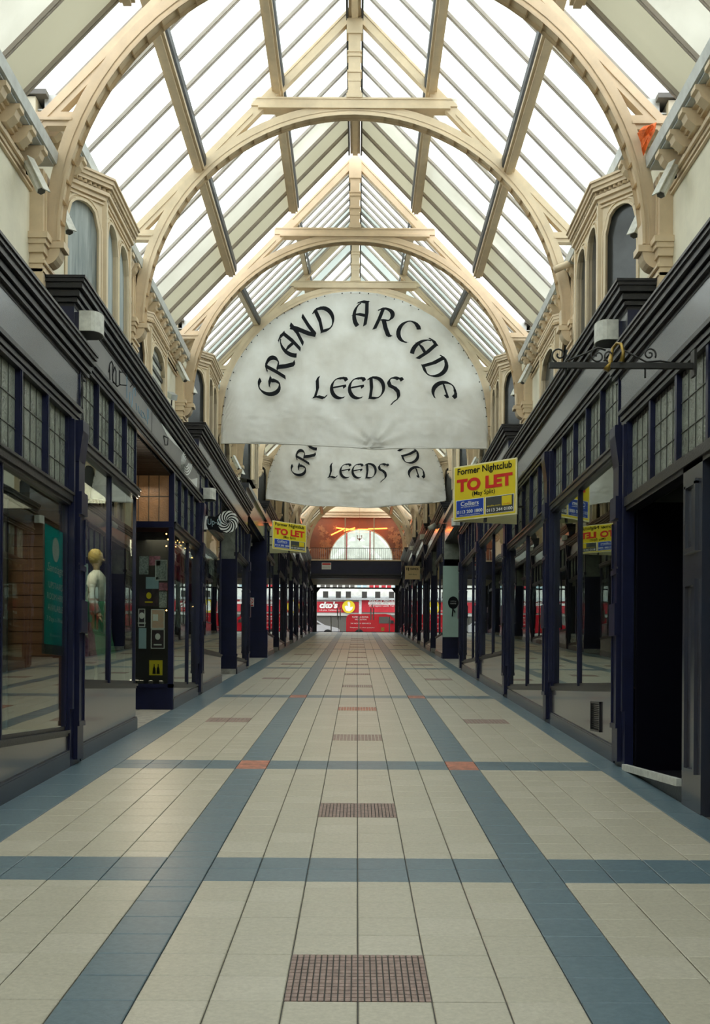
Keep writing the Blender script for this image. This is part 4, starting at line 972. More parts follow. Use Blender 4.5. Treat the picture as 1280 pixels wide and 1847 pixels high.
Lp = z2([(760, 740), (830, 860), (900, 950), (985, 1020), (1020, 1080), (1040, 1150)]); Rp = z2([(775, 800), (845, 940), (925, 1030), (990, 1090), (1020, 1130), (1030, 1160)])
V = [on_fascia(*q, 2.735) for q in Lp+Rp]; b.add(V, [(i, i+1, 7+i, 6+i) for i in range(5)])
for k in range(4):
    r = 1-.22*k; pts = []
    for i in range(16):
        a = -1.9-math.pi*1.35*i/15; pts.append((1062+60*r*math.cos(a), 1245+140*r*math.sin(a)))
    b.tube([on_fascia(*q, 2.737) for q in z2(pts)], .011, 4)
Lp = z2([(1010, 1240), (1030, 1330), (1070, 1400), (1120, 1440), (1190, 1420)]); Rp = z2([(1018, 1280), (1050, 1390), (1100, 1460), (1150, 1500), (1185, 1530)])
V = [on_fascia(*q, 2.735) for q in Lp+Rp]; b.add(V, [(i, i+1, 6+i, 5+i) for i in range(4)])
part(b, 'painted_swirl', M['white'], root, label='white swirl painted on the fascia')
b = MB(); b.box(X(-1, 2.7385), X(-1, 2.745), 11.63, 15.29, T1-.655, T1-.28); part(b, 'sign_board', M['signgrey'], root, label='grey sign board with graffiti')
b = MB(); b.box(X(-1, 2.7385), X(-1, 2.745), 15.31, 19.6, T1-.655, T1-.28); part(b, 'sign_board', M['signgrey'], root, label='grey sign board with white swirl')
# fascia joints
b = MB(); 
for yy in (11.62, 15.3): b.box(X(-1, 2.736), X(-1, 2.74), yy-.006, yy+.006, T1-.66, T1-.27)
part(b, 'fascia_joint', M['ink'], root)
for s, yc, lab, nm in ((-1, 11.35, 'thin black cable hanging on the left fascia above the pier', 'cable'), (1, 20.15, 'thin black cable hanging on the right fascia above the second pier', 'cable')):
    T = T0 if s < 0 else T1; b = MB(); b.tube([(X(s, 2.725), yc, T-.25), (X(s, 2.72), yc+.03, T-.4), (X(s, 2.72), yc+.01, T-.6), (X(s, 2.70), yc-.05, T-.8)], .008, 6); b.tube([(X(s, 2.725), yc+.04, T-.25), (X(s, 2.72), yc-.02, T-.45), (X(s, 2.70), yc, T-.8)], .007, 6)
    tag(b.build(nm, M['rope']), lab, 'cable')
# loose cables on the consoles
for s, lab in ((-1, 'tangle of black cable lying on the left console top'), (1, 'tangle of black cable lying on the right console top')):
    b = MB(); rnd = random.Random(5+s); pts = []
    for i in range(40): a = i*.7; pts.append((X(s, 2.9+.14*math.sin(a*.53)), 11.2+.09*math.cos(a)+.004*i, T1+.025+.03*abs(math.sin(a*.37))))
    b.tube(pts, .008, 5); tag(b.build('cable', M['rope']), lab, 'cable')

# ================================================================== THINGS IN THE LEFT WINDOWS
def side_pt(x_, y_, h):
    dx = (x_-VPX)+ROLL*(y_-HY); dy = (y_-HY)-ROLL*(x_-VPX); Yv = X(-1, h)*F/dx; return Vector((X(-1, h), Yv, EYE-dy*Yv/F))
h = 2.772; a0 = side_pt(79, 1175, h); a1 = side_pt(117, 1186, h); t0 = side_pt(79, 943, h)
root = empty('teal_banner', (a0.x, a0.y, a0.z), 'teal room hire banner standing in the nearest left window', 'banner')
Lb = a1.y-a0.y; Hb = t0.z-a0.z
b = MB(); b.box(a0.x-.01, a0.x, a0.y, a1.y, a0.z, t0.z); part(b, 'banner_face', M['teal'], root)
b = MB(); b.box(a0.x-.012, a0.x+.004, a0.y-.008, a0.y, a0.z, t0.z); b.box(a0.x-.012, a0.x+.004, a0.y, a1.y, t0.z, t0.z+.008); b.box(a0.x-.02, a0.x+.01, a0.y, a1.y, a0.z-.02, a0.z+.07, M['char']); part(b, 'banner_frame', M['white'], root)
b = MB(); b.prism([(a0.x+.003, a0.y+Lb*.5+.115*math.cos(t*math.pi/12), a0.z+Hb*.83+.115*math.sin(t*math.pi/12)) for t in range(24)], (.003, 0, 0)); part(b, 'white_disc', M['white'], root)
for s_, v, w_, hh in (('Santiago', .62, .80, .09), ('UPSTAIRS', .51, .66, .052), ('ROOM HIRE', .42, .78, .052), ('AVAILABLE', .33, .72, .052), ('7 Days a Week', .235, .82, .05), ('Enquire', .12, .5, .03)):
    text('lettering', s_, (a0.x+.003, a0.y+Lb*(.5-w_/2), a0.z+Hb*v), (0, 1, 0), (0, 0, 1), Lb*w_, Hb*hh, M['pal'] if 'Enq' in s_ else M['white'], root, .003, 0, .3 if s_ == 'Santiago' else 0)
T = T1; dz = T1-4.0
def ell(cx, cy_, z, rx, ry, n=16): return [(cx+rx*math.cos(2*math.pi*i/n), cy_+ry*math.sin(2*math.pi*i/n), z) for i in range(n)]
def mannequin(cx, cy_, z0, H, dress, top, hair, label, arm=True):
    root = empty('mannequin', (cx, cy_, z0), label, 'mannequin'); k = H/1.65
    b = MB(); b.loft([ell(cx, cy_, z0, .16*k, .16*k), ell(cx, cy_, z0+.02, .16*k, .16*k), ell(cx, cy_, z0+.03, .02, .02), ell(cx, cy_, z0+.42*k, .02, .02)]); part(b, 'stand', M['dwhite'], root)
    b = MB(); b.loft([ell(cx+.008*math.sin(i*9), cy_, z0+z*k, rx*k, ry*k) for i, (z, rx, ry) in enumerate(((.30, .25, .27), (.36, .245, .26), (.55, .21, .23), (.80, .165, .18), (.95, .13, .15), (1.02, .105, .125)))]); part(b, 'skirt', dress, root, True)
    b = MB(); b.loft([ell(cx, cy_, z0+z*k, rx*k, ry*k) for z, rx, ry in ((1.0, .108, .13), (1.1, .11, .135), (1.22, .12, .15), (1.33, .11, .17), (1.385, .07, .11), (1.41, .045, .05))]); part(b, 'blouse', top, root, True)
    b = MB(); b.loft([ell(cx+.0, cy_, z0+z*k, rx*k, ry*k) for z, rx, ry in ((1.39, .04, .042), (1.45, .04, .042), (1.475, .06, .05), (1.53, .082, .068), (1.58, .085, .072), (1.63, .07, .06), (1.655, .03, .03))]); b.tube([(cx+.08*k, cy_-.0, z0+1.545*k), (cx+.1*k, cy_, z0+1.53*k)], .012*k, 6); part(b, 'head', M['skin'], root, True)
    b = MB(); b.loft([ell(cx-.015*k, cy_, z0+z*k, rx*k, ry*k) for z, rx, ry in ((1.50, .07, .07), (1.56, .095, .085), (1.62, .088, .082), (1.67, .05, .05), (1.68, .01, .01))]); part(b, 'wig', hair, root, True)
    for sg in (-1, 1):
        b = MB(); sh = Vector((cx, cy_+sg*.17*k, z0+1.33*k)); el = sh+Vector((-.02, sg*.10*k, -.27*k)); ha = el+Vector((.10*k, -sg*.02, -.20*k))
        b.tube([sh, (sh+el)/2+Vector((0, sg*.02, 0)), el, ha], [.06*k, .065*k, .06*k, .045*k], 8); part(b, 'sleeve', top, root, True)
        b = MB(); d = (ha-el).normalized(); b.tube([ha-d*.01, ha+d*.07*k], [.03*k, .035*k], 8)
        for f in range(5): o_ = Vector((0, (f-2)*.015*k, 0)); b.tube([ha+d*.06*k+o_, ha+d*(.13-.01*abs(f-1))*k+o_*1.4], [.010*k, .007*k], 5)
        part(b, 'hand', M['skin'], root, True)
mannequin(-3.2, 13.75, dz, 1.62, M['green'], M['blouse'], M['blond'], 'blond shop mannequin in white blouse and long green dress')
mannequin(-3.02, 12.4, dz, 1.08, M['pinkd'], M['green'], M['ink'], 'small dark haired mannequin in a patterned pink dress', False)
sp = [(177, 1197.5), (206, 1199), (228, 1204), (237, 1205), (326, 1204), (334, 1201), (343, 1201)]
for i, (x_, y_) in enumerate(sp):
    q = side_pt(x_, y_, 3.3 if i < 4 else 3.2); q.z = dz+.045
    b = MB(); b.loft([ell(q.x, q.y, dz, .035, .035, 10), ell(q.x, q.y, dz+.05, .045, .045, 10)], M['dwhite']); b.loft([ell(q.x, q.y, dz+.05, .035, .035, 10), ell(q.x, q.y, dz+.06, .02, .02, 10)], M['spot'])
    o = b.build('floor_spotlight'); tag(o, ['glowing floor spotlight at the feet of the blond mannequin', 'glowing floor spotlight just behind the thin mullion past the blond mannequin', 'glowing floor spotlight near the far end of the mannequin window', 'glowing floor spotlight at the far corner of the mannequin window', 'first glowing spotlight on the floor of the fairy lit window', 'middle glowing spotlight on the floor of the fairy lit window', 'last glowing spotlight on the floor of the fairy lit window'][i], 'spotlight', 'glowing spotlights on the window floors')
# posters etc. in the entrance window of the left shopfront
Y = 17.0
pos = [(251, 1003, 268, 1036, 'coll', 'grey and white collage poster at top left of the entrance window'), (269, 1003, 289, 1020, 'pink', 'pink poster at the top of the entrance window'), (280, 1010, 302, 1047, 'coll', 'pale framed collage poster at top right of the entrance window'),
       (263, 1041, 286, 1062, 'pal', 'grey green landscape print in the entrance window'), (287, 1051, 302, 1065, 'pink', 'lilac print in the entrance window'), (251, 1063, 286, 1093, 'purp', 'dark poster with small yellow figure in the entrance window'), (287, 1067, 301, 1096, 'coll', 'blue grey photo print at right of the entrance window'),
       (249.5, 1098, 262, 1131, 'purp', 'dark framed notice at left edge of the entrance window'), (272, 1099, 297, 1134, 'peach', 'peach coloured framed poster in the entrance window'), (250, 1133, 264, 1170, 'pal', 'pale blue poster at left edge of the entrance window'), (272, 1135, 297, 1170, 'purp', 'black framed poster below the peach one')]
for (xa, ya, xb, yb, mk, lab) in pos:
    x0, z0 = px(xa, yb, Y+.06); x1, z1 = px(xb, ya, Y+.06)
    o = MB(); o.box(x0, x1, Y+.055, Y+.06, z0, z1); o = o.build('poster', M[mk]); tag(o, lab, 'poster', 'posters in the left entrance window')
    if 'framed' in lab:
        b = MB(); t = .012
        b.box(x0, x1, Y+.05, Y+.056, z1-t, z1); b.box(x0, x1, Y+.05, Y+.056, z0, z0+t); b.box(x0, x0+t, Y+.05, Y+.056, z0, z1); b.box(x1-t, x1, Y+.05, Y+.056, z0, z1)
        b = b.build('poster_border', M['white']); b.parent = o
    if mk == 'purp':
        b = MB(); cx = (x0+x1)/2; cz = z0+(z1-z0)*.62; b.prism([(cx+.04*math.cos(t*math.pi/6), Y+.05, cz+.05*math.sin(t*math.pi/6)) for t in range(12)], (0, .004, 0)); b.box(cx-.06, cx+.06, Y+.05, Y+.054, z0+.05, z0+.07)
        b = b.build('poster_figure', M['yellow'] if 'yellow' in lab else M['white']); b.parent = o
    if mk == 'peach':
        b = MB(); b.box(x0+.03, x0+.11, Y+.05, Y+.054, z0+.12, z0+.22); b = b.build('poster_picture', M['white']); b.parent = o
x0, z0 = px(269, 1218, Y+.05); x1, z1 = px(293, 1191, Y+.05)
b = MB(); b.box(x0, x1, Y+.045, Y+.055, z0, z1); o = b.build('yellow_sign', M['yellow']); tag(o, 'yellow card with two black bottle shapes in the entrance window', 'sign')
b = MB()
for k in (.38, .68):
    cx = x0+(x1-x0)*k; b.prism([(cx-.026, Y+.04, z0+.02), (cx+.026, Y+.04, z0+.02), (cx+.02, Y+.04, z0+.10), (cx+.006, Y+.04, z0+.14), (cx+.006, Y+.04, z0+.17), (cx-.006, Y+.04, z0+.17), (cx-.006, Y+.04, z0+.14), (cx-.02, Y+.04, z0+.10)], (0, .003, 0))
b = b.build('bottle_shapes', M['ink']); b.parent = o
# red and white dresses hanging figures in the next window
root = empty('window_print', (-2.86, 18.2, dz+1), 'red and white printed hangings in the window beyond the entrance', 'print')
for (xa, ya, xb, yb, m) in ((316, 990, 332, 1045, 'redm'), (317, 1050, 330, 1130, 'coll'), (337, 1015, 350, 1080, 'redm')):
    p0 = side_pt(xa, yb, 2.84); p1 = side_pt(xb, ya, 2.84); b = MB(); b.box(p0.x-.01, p0.x, p0.y, p1.y, min(p0.z, p1.z), max(p0.z, p1.z)); part(b, 'hanging', M['shopred'] if m == 'redm' else M[m], root)
root = empty('fairy_lights', (-2.83, 18.2, T1-1.7), 'warm fairy lights strung round the window beyond the entrance', 'fairy lights')
bl = [(300, 963, 0), (307, 963, 0), (303, 973, 0), (300, 985, 0), (305, 1018, 0), (307, 1054, 0), (305, 1065, 0), (300, 1101, 0), (306, 1112, 0), (305, 1125, 0), (306, 1158, 0),
      (317, 978, 1), (320, 975, 1), (324, 978, 1), (317, 986, 1), (326, 984, 1), (330, 978, 1), (337, 983, 1), (334, 989, 1), (336, 992, 1), (341, 986, 1), (345, 988, 1), (341, 996, 1), (351, 1000, 1), (347, 1006, 1), (354, 1006, 1), (357, 1007, 1), (354, 1014, 1), (355, 1025, 1), (356, 1034, 1), (357, 1071, 1), (357, 1085, 1), (353, 1102, 1), (356, 1158, 1), (355, 1218, 1), (348, 1094, 1), (346, 1006, 1)]
sm = MB(); r = .011
sm.loft([[(r*math.sin(t)*math.cos(a), r*math.sin(t)*math.sin(a), r*math.cos(t)) for a in [2*math.pi*i/6 for i in range(6)]] for t in (.2, .9, 1.57, 2.2, 2.9)]); bme = sm.mesh('bulb', M['bulb'])
cord = []
for x_, y_, f in bl:
    if f: q = side_pt(x_, y_, 2.82)
    else: a, c = px(x_, y_, 17.05); q = Vector((a, 17.05, c))
    share(bme, 'bulb', root, q); cord.append((f, q))
for f in (0, 1):
    b = MB(); b.tube([q for g, q in cord if g == f], .003, 4); part(b, 'cord', M['rope'], root)
# small notices
def notice(x0_, y0_, x1_, y1_, Yv, m, label, nm='notice', cat='notice', th=.01):
    xa, za = px(x0_, y1_, Yv); xb, zb = px(x1_, y0_, Yv); b = MB(); b.box(xa, xb, Yv-th, Yv, za, zb); return tag(b.build(nm, m), label, cat), (xa, xb, za, zb)
o, (xa, xb, za, zb) = notice(447, 1078, 458, 1094, 34.33, M['white'], 'white no smoking notice on the left navy block')
b = MB(); cx = (xa+xb)/2; cz = zb-.105; b.tube([(cx+.07*math.cos(t*math.pi/12), 34.31, cz+.07*math.sin(t*math.pi/12)) for t in range(24)], .009, 5, closed=True); b.bar((cx-.05, 34.31, cz+.05), (cx+.05, 34.31, cz-.05), .014, .01); b.box(xa+.02, xb-.02, 34.31, 34.32, za+.015, za+.055)
q = b.build('red_circle', M['red']); q.parent = o
o, (xa, xb, za, zb) = notice(447, 979, 455, 985, 34.33, M['white'], 'tiny white plate high on the left navy block')
p0 = side_pt(377, 1034, 2.79); p1 = side_pt(386, 1006, 2.79); b = MB(); b.box(p0.x, p0.x+.004, p0.y, p1.y, p0.z, p1.z); o = b.build('notice', M['white']); tag(o, 'white paper notice in the window below the spiral sign', 'notice')
o, (xa, xb, za, zb) = notice(730, 1021, 757, 1045, 46, M['kraft'], 'square brown hanging sign near the far right end', 'hanging_sign', 'sign', .04)
text('lettering', 'HANDS', (xa+.22, 45.95, zb-.17), (1, 0, 0), (0, 0, 1), .33, .09, M['ink'], o, .002, .03); text('lettering', 'Nail & Beauty', (xa+.15, 45.95, za+.16), (1, 0, 0), (0, 0, 1), .33, .07, M['char'], o)
b = MB(); b.box(xa+.06, xa+.09, 45.94, 45.95, zb-.18, zb-.07); b.box(xa+.13, xa+.16, 45.94, 45.95, zb-.2, zb-.07); b.bar((xb, 46, zb-.05), (X(1, 2.74), 46, zb-.05), .03, .03); q = b.build('hand_emblem', M['ink']); q.parent = o
# air grille in the right stall riser
q0 = (X(1, 2.70)); 
def rside(x_, y_, h):
    dx = (x_-VPX)+ROLL*(y_-HY); dy = (y_-HY)-ROLL*(x_-VPX); Yv = X(1, h)*F/dx; return Vector((X(1, h), Yv, EYE-dy*Yv/F))
p0 = rside(1080, 1321, 2.70); p1 = rside(1064, 1268, 2.70); root = empty('air_grille', p0, 'upright black air grille set in the right stall riser', 'grille')
ya, yb = p0.y, p1.y; za, zb = p0.z, p0.z+.33
b = MB(); t = .02
b.box(p0.x, p0.x+.03, ya, ya+t, za, zb); b.box(p0.x, p0.x+.03, yb-t, yb, za, zb); b.box(p0.x, p0.x+.03, ya, yb, zb-t, zb); b.box(p0.x, p0.x+.03, ya, yb, za, za+t); part(b, 'frame', M['navy_dark'], root)
for i in range(14): z = za+t+(zb-za-2*t)*(i+.5)/14; b = MB(); b.box(p0.x+.008, p0.x+.022, ya+t, yb-t, z-.006, z+.006); part(b, 'slat', M['ink'], root)
# dome camera on right, far
def dome(x_, y_, Yv, lab, s):
    a, c = px(x_, y_, Yv); root = empty('dome_camera', (a, Yv, c), lab, 'security camera'); b = MB(); b.tube([(a-.22, Yv-.1, c-.08), (a, Yv, c+.04)], [.08, .1], 10); part(b, 'housing', M['white'], root, True)
    b = MB(); b.tube([(a, Yv, c), (a+.1, Yv, c-.02), (X(s, 2.72), Yv+.02, c-.08)], .03, 8); part(b, 'arm', M['dwhite'], root)
dome(785, 950, 37.5, 'white bullet camera on the right wall beyond the passage', 1)
q = side_pt(310, 714, 3.0); root = empty('small_camera', q, 'small grey camera above the left cornice near the banner', 'security camera'); b = MB(); b.bar(q+Vector((-.05, .1, .05)), q+Vector((.06, -.12, -.06)), .1, .09); part(b, 'housing', M['gutter'], root); b = MB(); b.bar(q, q+Vector((-.02, .05, -.22)), .02, .02); part(b, 'arm', M['iron'], root)

# ================================================================== FAR END: bridge, lunette wall, gate, street
Yb = 66.0; zf = fl(69.5)
def Z(y_, Yv): return px(645, y_, Yv)[1]
root = empty('footbridge', (XC, Yb, Z(1042, Yb)), 'navy panelled bridge across the far end of the arcade', 'bridge')
b = MB(); b.box(X(-1, 2.66), X(1, 2.66), Yb, Yb+.2, Z(1035, Yb), Z(1012, Yb)); part(b, 'fascia', M['navy'], root)
b = MB(); b.box(X(-1, 2.66), X(1, 2.66), Yb-.1, Yb+.25, Z(1012, Yb), Z(1009.5, Yb)); part(b, 'coping', M['cream'], root)
b = MB()
for y0, y1, d in ((1038, 1035, .06), (1041, 1038, .0), (1044, 1041, .1)): b.box(X(-1, 2.66), X(1, 2.66), Yb-d, Yb+.3, Z(y0, Yb), Z(y1, Yb))
part(b, 'lower_moulding', M['navy_dark'], root)
b = MB(); b.box(X(-1, 2.66), X(1, 2.66), Yb+.2, 70.05, Z(1044, Yb), Z(1040, Yb)); part(b, 'soffit_slab', M['soff2'], root)
b = MB(); b.box(X(-1, 2.66), X(1, 2.66), Yb+.3, 70.4, Z(1018, Yb), Z(1014, Yb)); part(b, 'deck', M['stone'], root)
root = empty('balustrade', (XC, Yb+.05, Z(1009, Yb)), 'thin metal balustrade along the top of the far bridge', 'railing')
zt = Z(988, Yb); zb = Z(1009, Yb)
b = MB(); b.box(X(-1, 2.66), X(1, 2.66), Yb+.04, Yb+.08, zt-.03, zt); b.box(X(-1, 2.66), X(1, 2.66), Yb+.045, Yb+.075, zb+.05, zb+.07); part(b, 'rail', M['iron'], root)
bm_ = MB(); bm_.box(-.009, .009, -.009, .009, 0, zt-zb); bme = bm_.mesh('baluster', M['pewter'])
for i in range(44): share(bme, 'baluster', root, (X(-1, 2.6)+i*5.2/43, Yb+.06, zb))
for i, x_ in enumerate((622, 674)):
    a, c = px(x_, 1009, Yb+.4); b = MB(); b.box(a-.03, a+.03, Yb+.37, Yb+.43, zb, Z(934, Yb+.4)); tag(b.build('screen_post', M['cream']), '%s slender post above the far bridge' % ('left', 'right')[i], 'post')
# wall with a lunette
Yw = 70.4; cx = px(651, 1012, Yw)[0]; cz = Z(1012, Yw); Rl = 2.0
wb = MB(); N = 32; zt = Z(934, Yw)
def wallstrip(za_fun, zb, x0, x1, m, n=1):
    for i in range(n):
        xa = x0+(x1-x0)*i/n; xb = x0+(x1-x0)*(i+1)/n; wb.prism([(xa, Yw, za_fun(xa)), (xb, Yw, za_fun(xb)), (xb, Yw, zb), (xa, Yw, zb)], (0, .25, 0), m)
f = lambda x: cz+math.sqrt(max(0, Rl*Rl-(x-cx)**2))
wallstrip(f, zt, cx-Rl, cx+Rl, M['mural'], N); wallstrip(lambda x: cz-.6, zt, X(-1, 3.2), cx-Rl, M['mural']); wallstrip(lambda x: cz-.6, zt, cx+Rl, X(1, 3.2), M['mural'])
wb.box(X(-1, 3.4), X(1, 3.4), Yw-.02, Yw+.25, zt, T_of(60.6)+6, M['cream2'])
for (ya_, yb_) in ((934, 932), (929, 927), (924, 922)): wb.box(X(-1, 3.0), X(1, 3.0), Yw-.12, Yw, Z(ya_, Yw), Z(yb_, Yw), M['cream'])
end = wb.build('wall_end'); tag(end, kind='structure')
b = MB()
for i in range(40): t0, t1 = math.pi*i/40, math.pi*(i+1)/40; b.bar((cx+Rl*math.cos(t0), Yw-.03, cz+Rl*math.sin(t0)), (cx+Rl*math.cos(t1), Yw-.03, cz+Rl*math.sin(t1)), .05, .05, up=(0, 1, 0))
part(b, 'lunette_moulding', M['cream2'], end)
b = MB()
for x_ in (625, 667): a, c = px(x_, 1000, Yw); b.box(a-.035, a+.035, Yw+.05, Yw+.1, cz, f(a))
part(b, 'lunette_mullion', M['shopred'], end)
b = MB(); b.box(cx-Rl, cx+Rl, Yw+.12, Yw+.125, cz-.3, cz+Rl); 
part(b, 'lunette_glass', M['glass'], end)
rnd = random.Random(11)
for s in (-1, 1):
    b = MB(); bx = cx+s*2.12
    for i in range(34):
        a = bx+rnd.uniform(-.45, .5)*1.0; c = cz+rnd.uniform(.0, 2.1); r = rnd.uniform(.09, .24)
        if math.hypot(a-cx, c-cz) < Rl+r*.8: continue
        b.prism([(a+r*(.7+.3*math.cos(5*t*math.pi/8))*math.cos(t*math.pi/8), Yw-.012-.001*i, c+r*(.7+.3*math.cos(5*t*math.pi/8))*math.sin(t*math.pi/8)) for t in range(16)], (0, .004, 0))
    part(b, 'mural_blossom', M['mural2'], end, kind='stuff')
for i, (p, q) in enumerate((((597, 965), (622, 953)), ((606, 952), (640, 956)), ((620, 958), (640, 952)), ((645, 955), (664, 955)), ((664, 954), (698, 953)))):
    a, c = px(*p, 69.9); a2, c2 = px(*q, 69.9); b = MB(); b.tube([(a, 69.9, c), (a2, 69.9, c2)], .035, 8)
    o = b.build('neon_tube', M['neon']); b = MB(); b.bar(((a+a2)/2, 69.9, (c+c2)/2), ((a+a2)/2, 70.38, (c+c2)/2), .02, .02); q = b.build('standoff', M['iron']); q.parent = o
    tag(o, ['long slanting orange neon tube at left of the lunette', 'orange neon tube left of centre, upper one', 'orange neon tube crossing left of centre', 'short orange neon tube at centre', 'long orange neon tube at right'][i], 'neon tube', 'orange neon tubes above the lunette')
ld = bpy.data.lights.new('neon_glow', 'AREA'); ld.energy = 18; ld.color = (1, .22, .04); ld.shape = 'RECTANGLE'; ld.size = 3.4; ld.size_y = .1
lo = bpy.data.objects.new('neon_glow', ld); C.objects.link(lo); lo.location = (cx, 69.8, Z(955, 70)); lo.rotation_euler = (R_(-90), 0, 0); lo.rotation_euler = (R_(90+180), 0, 0)
a, c = px(648, 968, 68.9); root = empty('chandelier', (a, 68.9, c), 'small dark chandelier in front of the lunette', 'chandelier')
b = MB(); b.tube([(a, 68.9, T_of(60.6)+3.94), (a, 68.9, c-.1)], .008, 6)
for i in range(8): t = i*math.pi/4; b.tube([(a, 68.9, c-.1), (a+.07*math.cos(t), 68.9+.07*math.sin(t), c-.18), (a+.14*math.cos(t), 68.9+.14*math.sin(t), c-.1), (a+.15*math.cos(t), 68.9+.15*math.sin(t), c+.02)], .014, 5)
b.tube([(a, 68.9, c-.1), (a, 68.9, c-.28)], [.05, .02], 8); part(b, 'frame', M['redm'], root)
b = MB()
for i in range(8): t = i*math.pi/4; b.tube([(a+.15*math.cos(t), 68.9+.15*math.sin(t), c+.02), (a+.15*math.cos(t), 68.9+.15*math.sin(t), c+.09)], .02, 6)
part(b, 'candles', M['white'], root)
o, (xa, xb, za, zb) = notice(580, 1015, 597, 1027, Yb-.01, M['white'], 'white and red safety notice on the left of the far bridge')
b = MB(); b.box(xa+.03, xb-.03, Yb-.03, Yb-.02, zb-.13, zb-.03); q = b.build('red_band', M['red']); q.parent = o; text('lettering', 'PRIVATE', (xa+.06, Yb-.025, za+.07), (1, 0, 0), (0, 0, 1), .42, .09, M['pewter'], o)
# gate
Yg = 70.2; zg = fl(69.6)
root = empty('entrance_gate', (XC, Yg, zg), 'black framed glazed gate at the far street entrance', 'gate')
b = MB(); 
for s in (-1, 1): b.box(X(s, 2.45), X(s, 3.2), Yg-.1, Yg+.3, zg-.2, Z(1040, Yb)); b.prism([(X(s, 2.46), Yg-.05, Z(1060, Yg)), (X(s, 2.2), Yg-.05, Z(1060, Yg)), (X(s, 2.46), Yg-.05, Z(1070, Yg))], (0, .1, 0))
b.box(X(-1, 2.45), X(1, 2.45), Yg-.03, Yg+.05, Z(1062, Yg), Z(1059.5, Yg)); part(b, 'frame', M['navy_dark'], root)
b = MB(); b.box(X(-1, 2.5), X(1, 2.5), Yg-.05, Yg+.1, zg-.05, zg+.07); part(b, 'bottom_rail', M['navy_dark'], root)
for x_ in (597, 610, 647, 702):
    a, c = px(x_, 1138, Yg); b = MB(); w_ = .035 if x_ != 610 else .015; b.box(a-w_, a+w_, Yg-.02, Yg+.03, zg, Z(1112 if x_ != 647 else 1111, Yg)); part(b, 'gate_post', M['pewter'] if x_ != 610 else M['iron'], root)
for x_ in (611, 671): 
    a, c = px(x_, 1110, Yg); b = MB(); b.box(a-.12, a-.05, Yg-.02, Yg+.02, Z(1118, Yg), Z(1097, Yg)); b.box(a+.05, a+.12, Yg-.02, Yg+.02, Z(1118, Yg), Z(1097, Yg)); b.box(a-.03, a+.03, Yg-.03, Yg, Z(1096, Yg), Z(1090, Yg)); part(b, 'hanging_handle', M['pewter'], root)
# street
gr = MB(); gr.box(-45, 45, 70.3, 140, zg-.45, zg-.12); gr.box(-45, -6.6, 60, 70.3, zg-.45, zg-.12); tag(gr.build('street_ground', M['asph']), kind='structure')
Ys = 88.0; zs = zg-.12
broot = empty('street_building', (0, Ys, zs), 'pale stone building with red shop signs across the street', 'building')
b = MB(); b.box(-24, 24, Ys, Ys+.6, zs, zs+17); part(b, 'wall', M['facade'], broot)
for i in range(7):
    x_ = 578+i*22; a, c = px(x_, 1056, Ys-.05)
    b = MB(); a2 = px(x_+17, 1056, Ys)[0]; b.box(a, a2, Ys-.06, Ys, Z(1060, Ys), Z(1049, Ys)); w = part(b, 'window', M['camglass'] if i < 3 else (M['shopred'] if i in (4, 5) else M['pal']), broot)
    b = MB(); am = (a+a2)/2; b.box(am-.04, am+.04, Ys-.09, Ys-.06, Z(1060, Ys), Z(1049, Ys)); b.box(a, a2, Ys-.09, Ys-.06, Z(1055.5, Ys), Z(1054.5, Ys)); part(b, 'glazing_bar', M['white'], w)
for i in range(-5, 6):
    if -3 < i < 3: continue
    b = MB(); b.box(i*3.4-.7, i*3.4+.7, Ys-.06, Ys, zs+7.6, zs+9.8); part(b, 'window', M['camglass'], broot)
b = MB(); b.box(-12, 12, Ys-.5, Ys, Z(1083, Ys), Z(1078, Ys)); b.box(-12, 12, Ys-.25, Ys, Z(1078, Ys), Z(1076, Ys)); part(b, 'cornice', M['gutter'], broot)
def srect(x0_, y0_, x1_, y1_, d, m, nm, lab=None):
    xa, za = px(x0_, y1_, Ys-d); xb, zb = px(x1_, y0_, Ys-d); b = MB(); b.box(xa, xb, Ys-d, Ys, min(za, zb), max(za, zb)); return part(b, nm, m, broot, label=lab)
srect(520, 1085.5, 647, 1104, .3, M['shopred'], 'sign_panel', 'red takeaway sign panel'); srect(652, 1081, 800, 1104, .3, M['shopred'], 'sign_panel', 'red record shop sign panel')
srect(647, 1080, 652, 1110, .35, M['gutter'], 'pilaster'); srect(664, 1087, 800, 1090.5, .32, M['white'], 'sign_band')
srect(520, 1104, 647, 1110, .2, M['pewter'], 'shop_blind'); srect(520, 1110, 800, 1141, .02, M['camglass'], 'shop_window')
def stx(s_, x_, y_, w_, h_, m, d=.36, bold=0, sh=0):
    a, c = px(x_, y_, Ys-d); text('lettering', s_, (a, Ys-d, c), (1, 0, 0), (0, 0, 1), w_*(Ys-d)/F, h_*(Ys-d)/F, m, broot, .01, bold, sh)
stx("cko's", 576, 1097, 33, 12, M['white'], bold=.05, sh=.2); stx("n & pizza  Caribbean food", 576, 1102.3, 39, 3.2, M['white']); stx('RELICS RECORDS', 665, 1085.8, 62, 4.2, M['white'], bold=.03, sh=.25); stx('36 Briggate Leeds Tel 0113', 665, 1094.5, 56, 3, M['white'])
stx('vinyl  cds  dvds  books', 667, 1089.8, 50, 2.2, M['ink'])
a, c = px(628.5, 1094.5, Ys-.4); b = MB(); b.prism([(a+.50*math.cos(t*math.pi/16), Ys-.45, c+.50*math.sin(t*math.pi/16)) for t in range(32)], (0, .1, 0)); part(b, 'round_sign', M['yellow'], broot, label='round orange sign with white chicken')
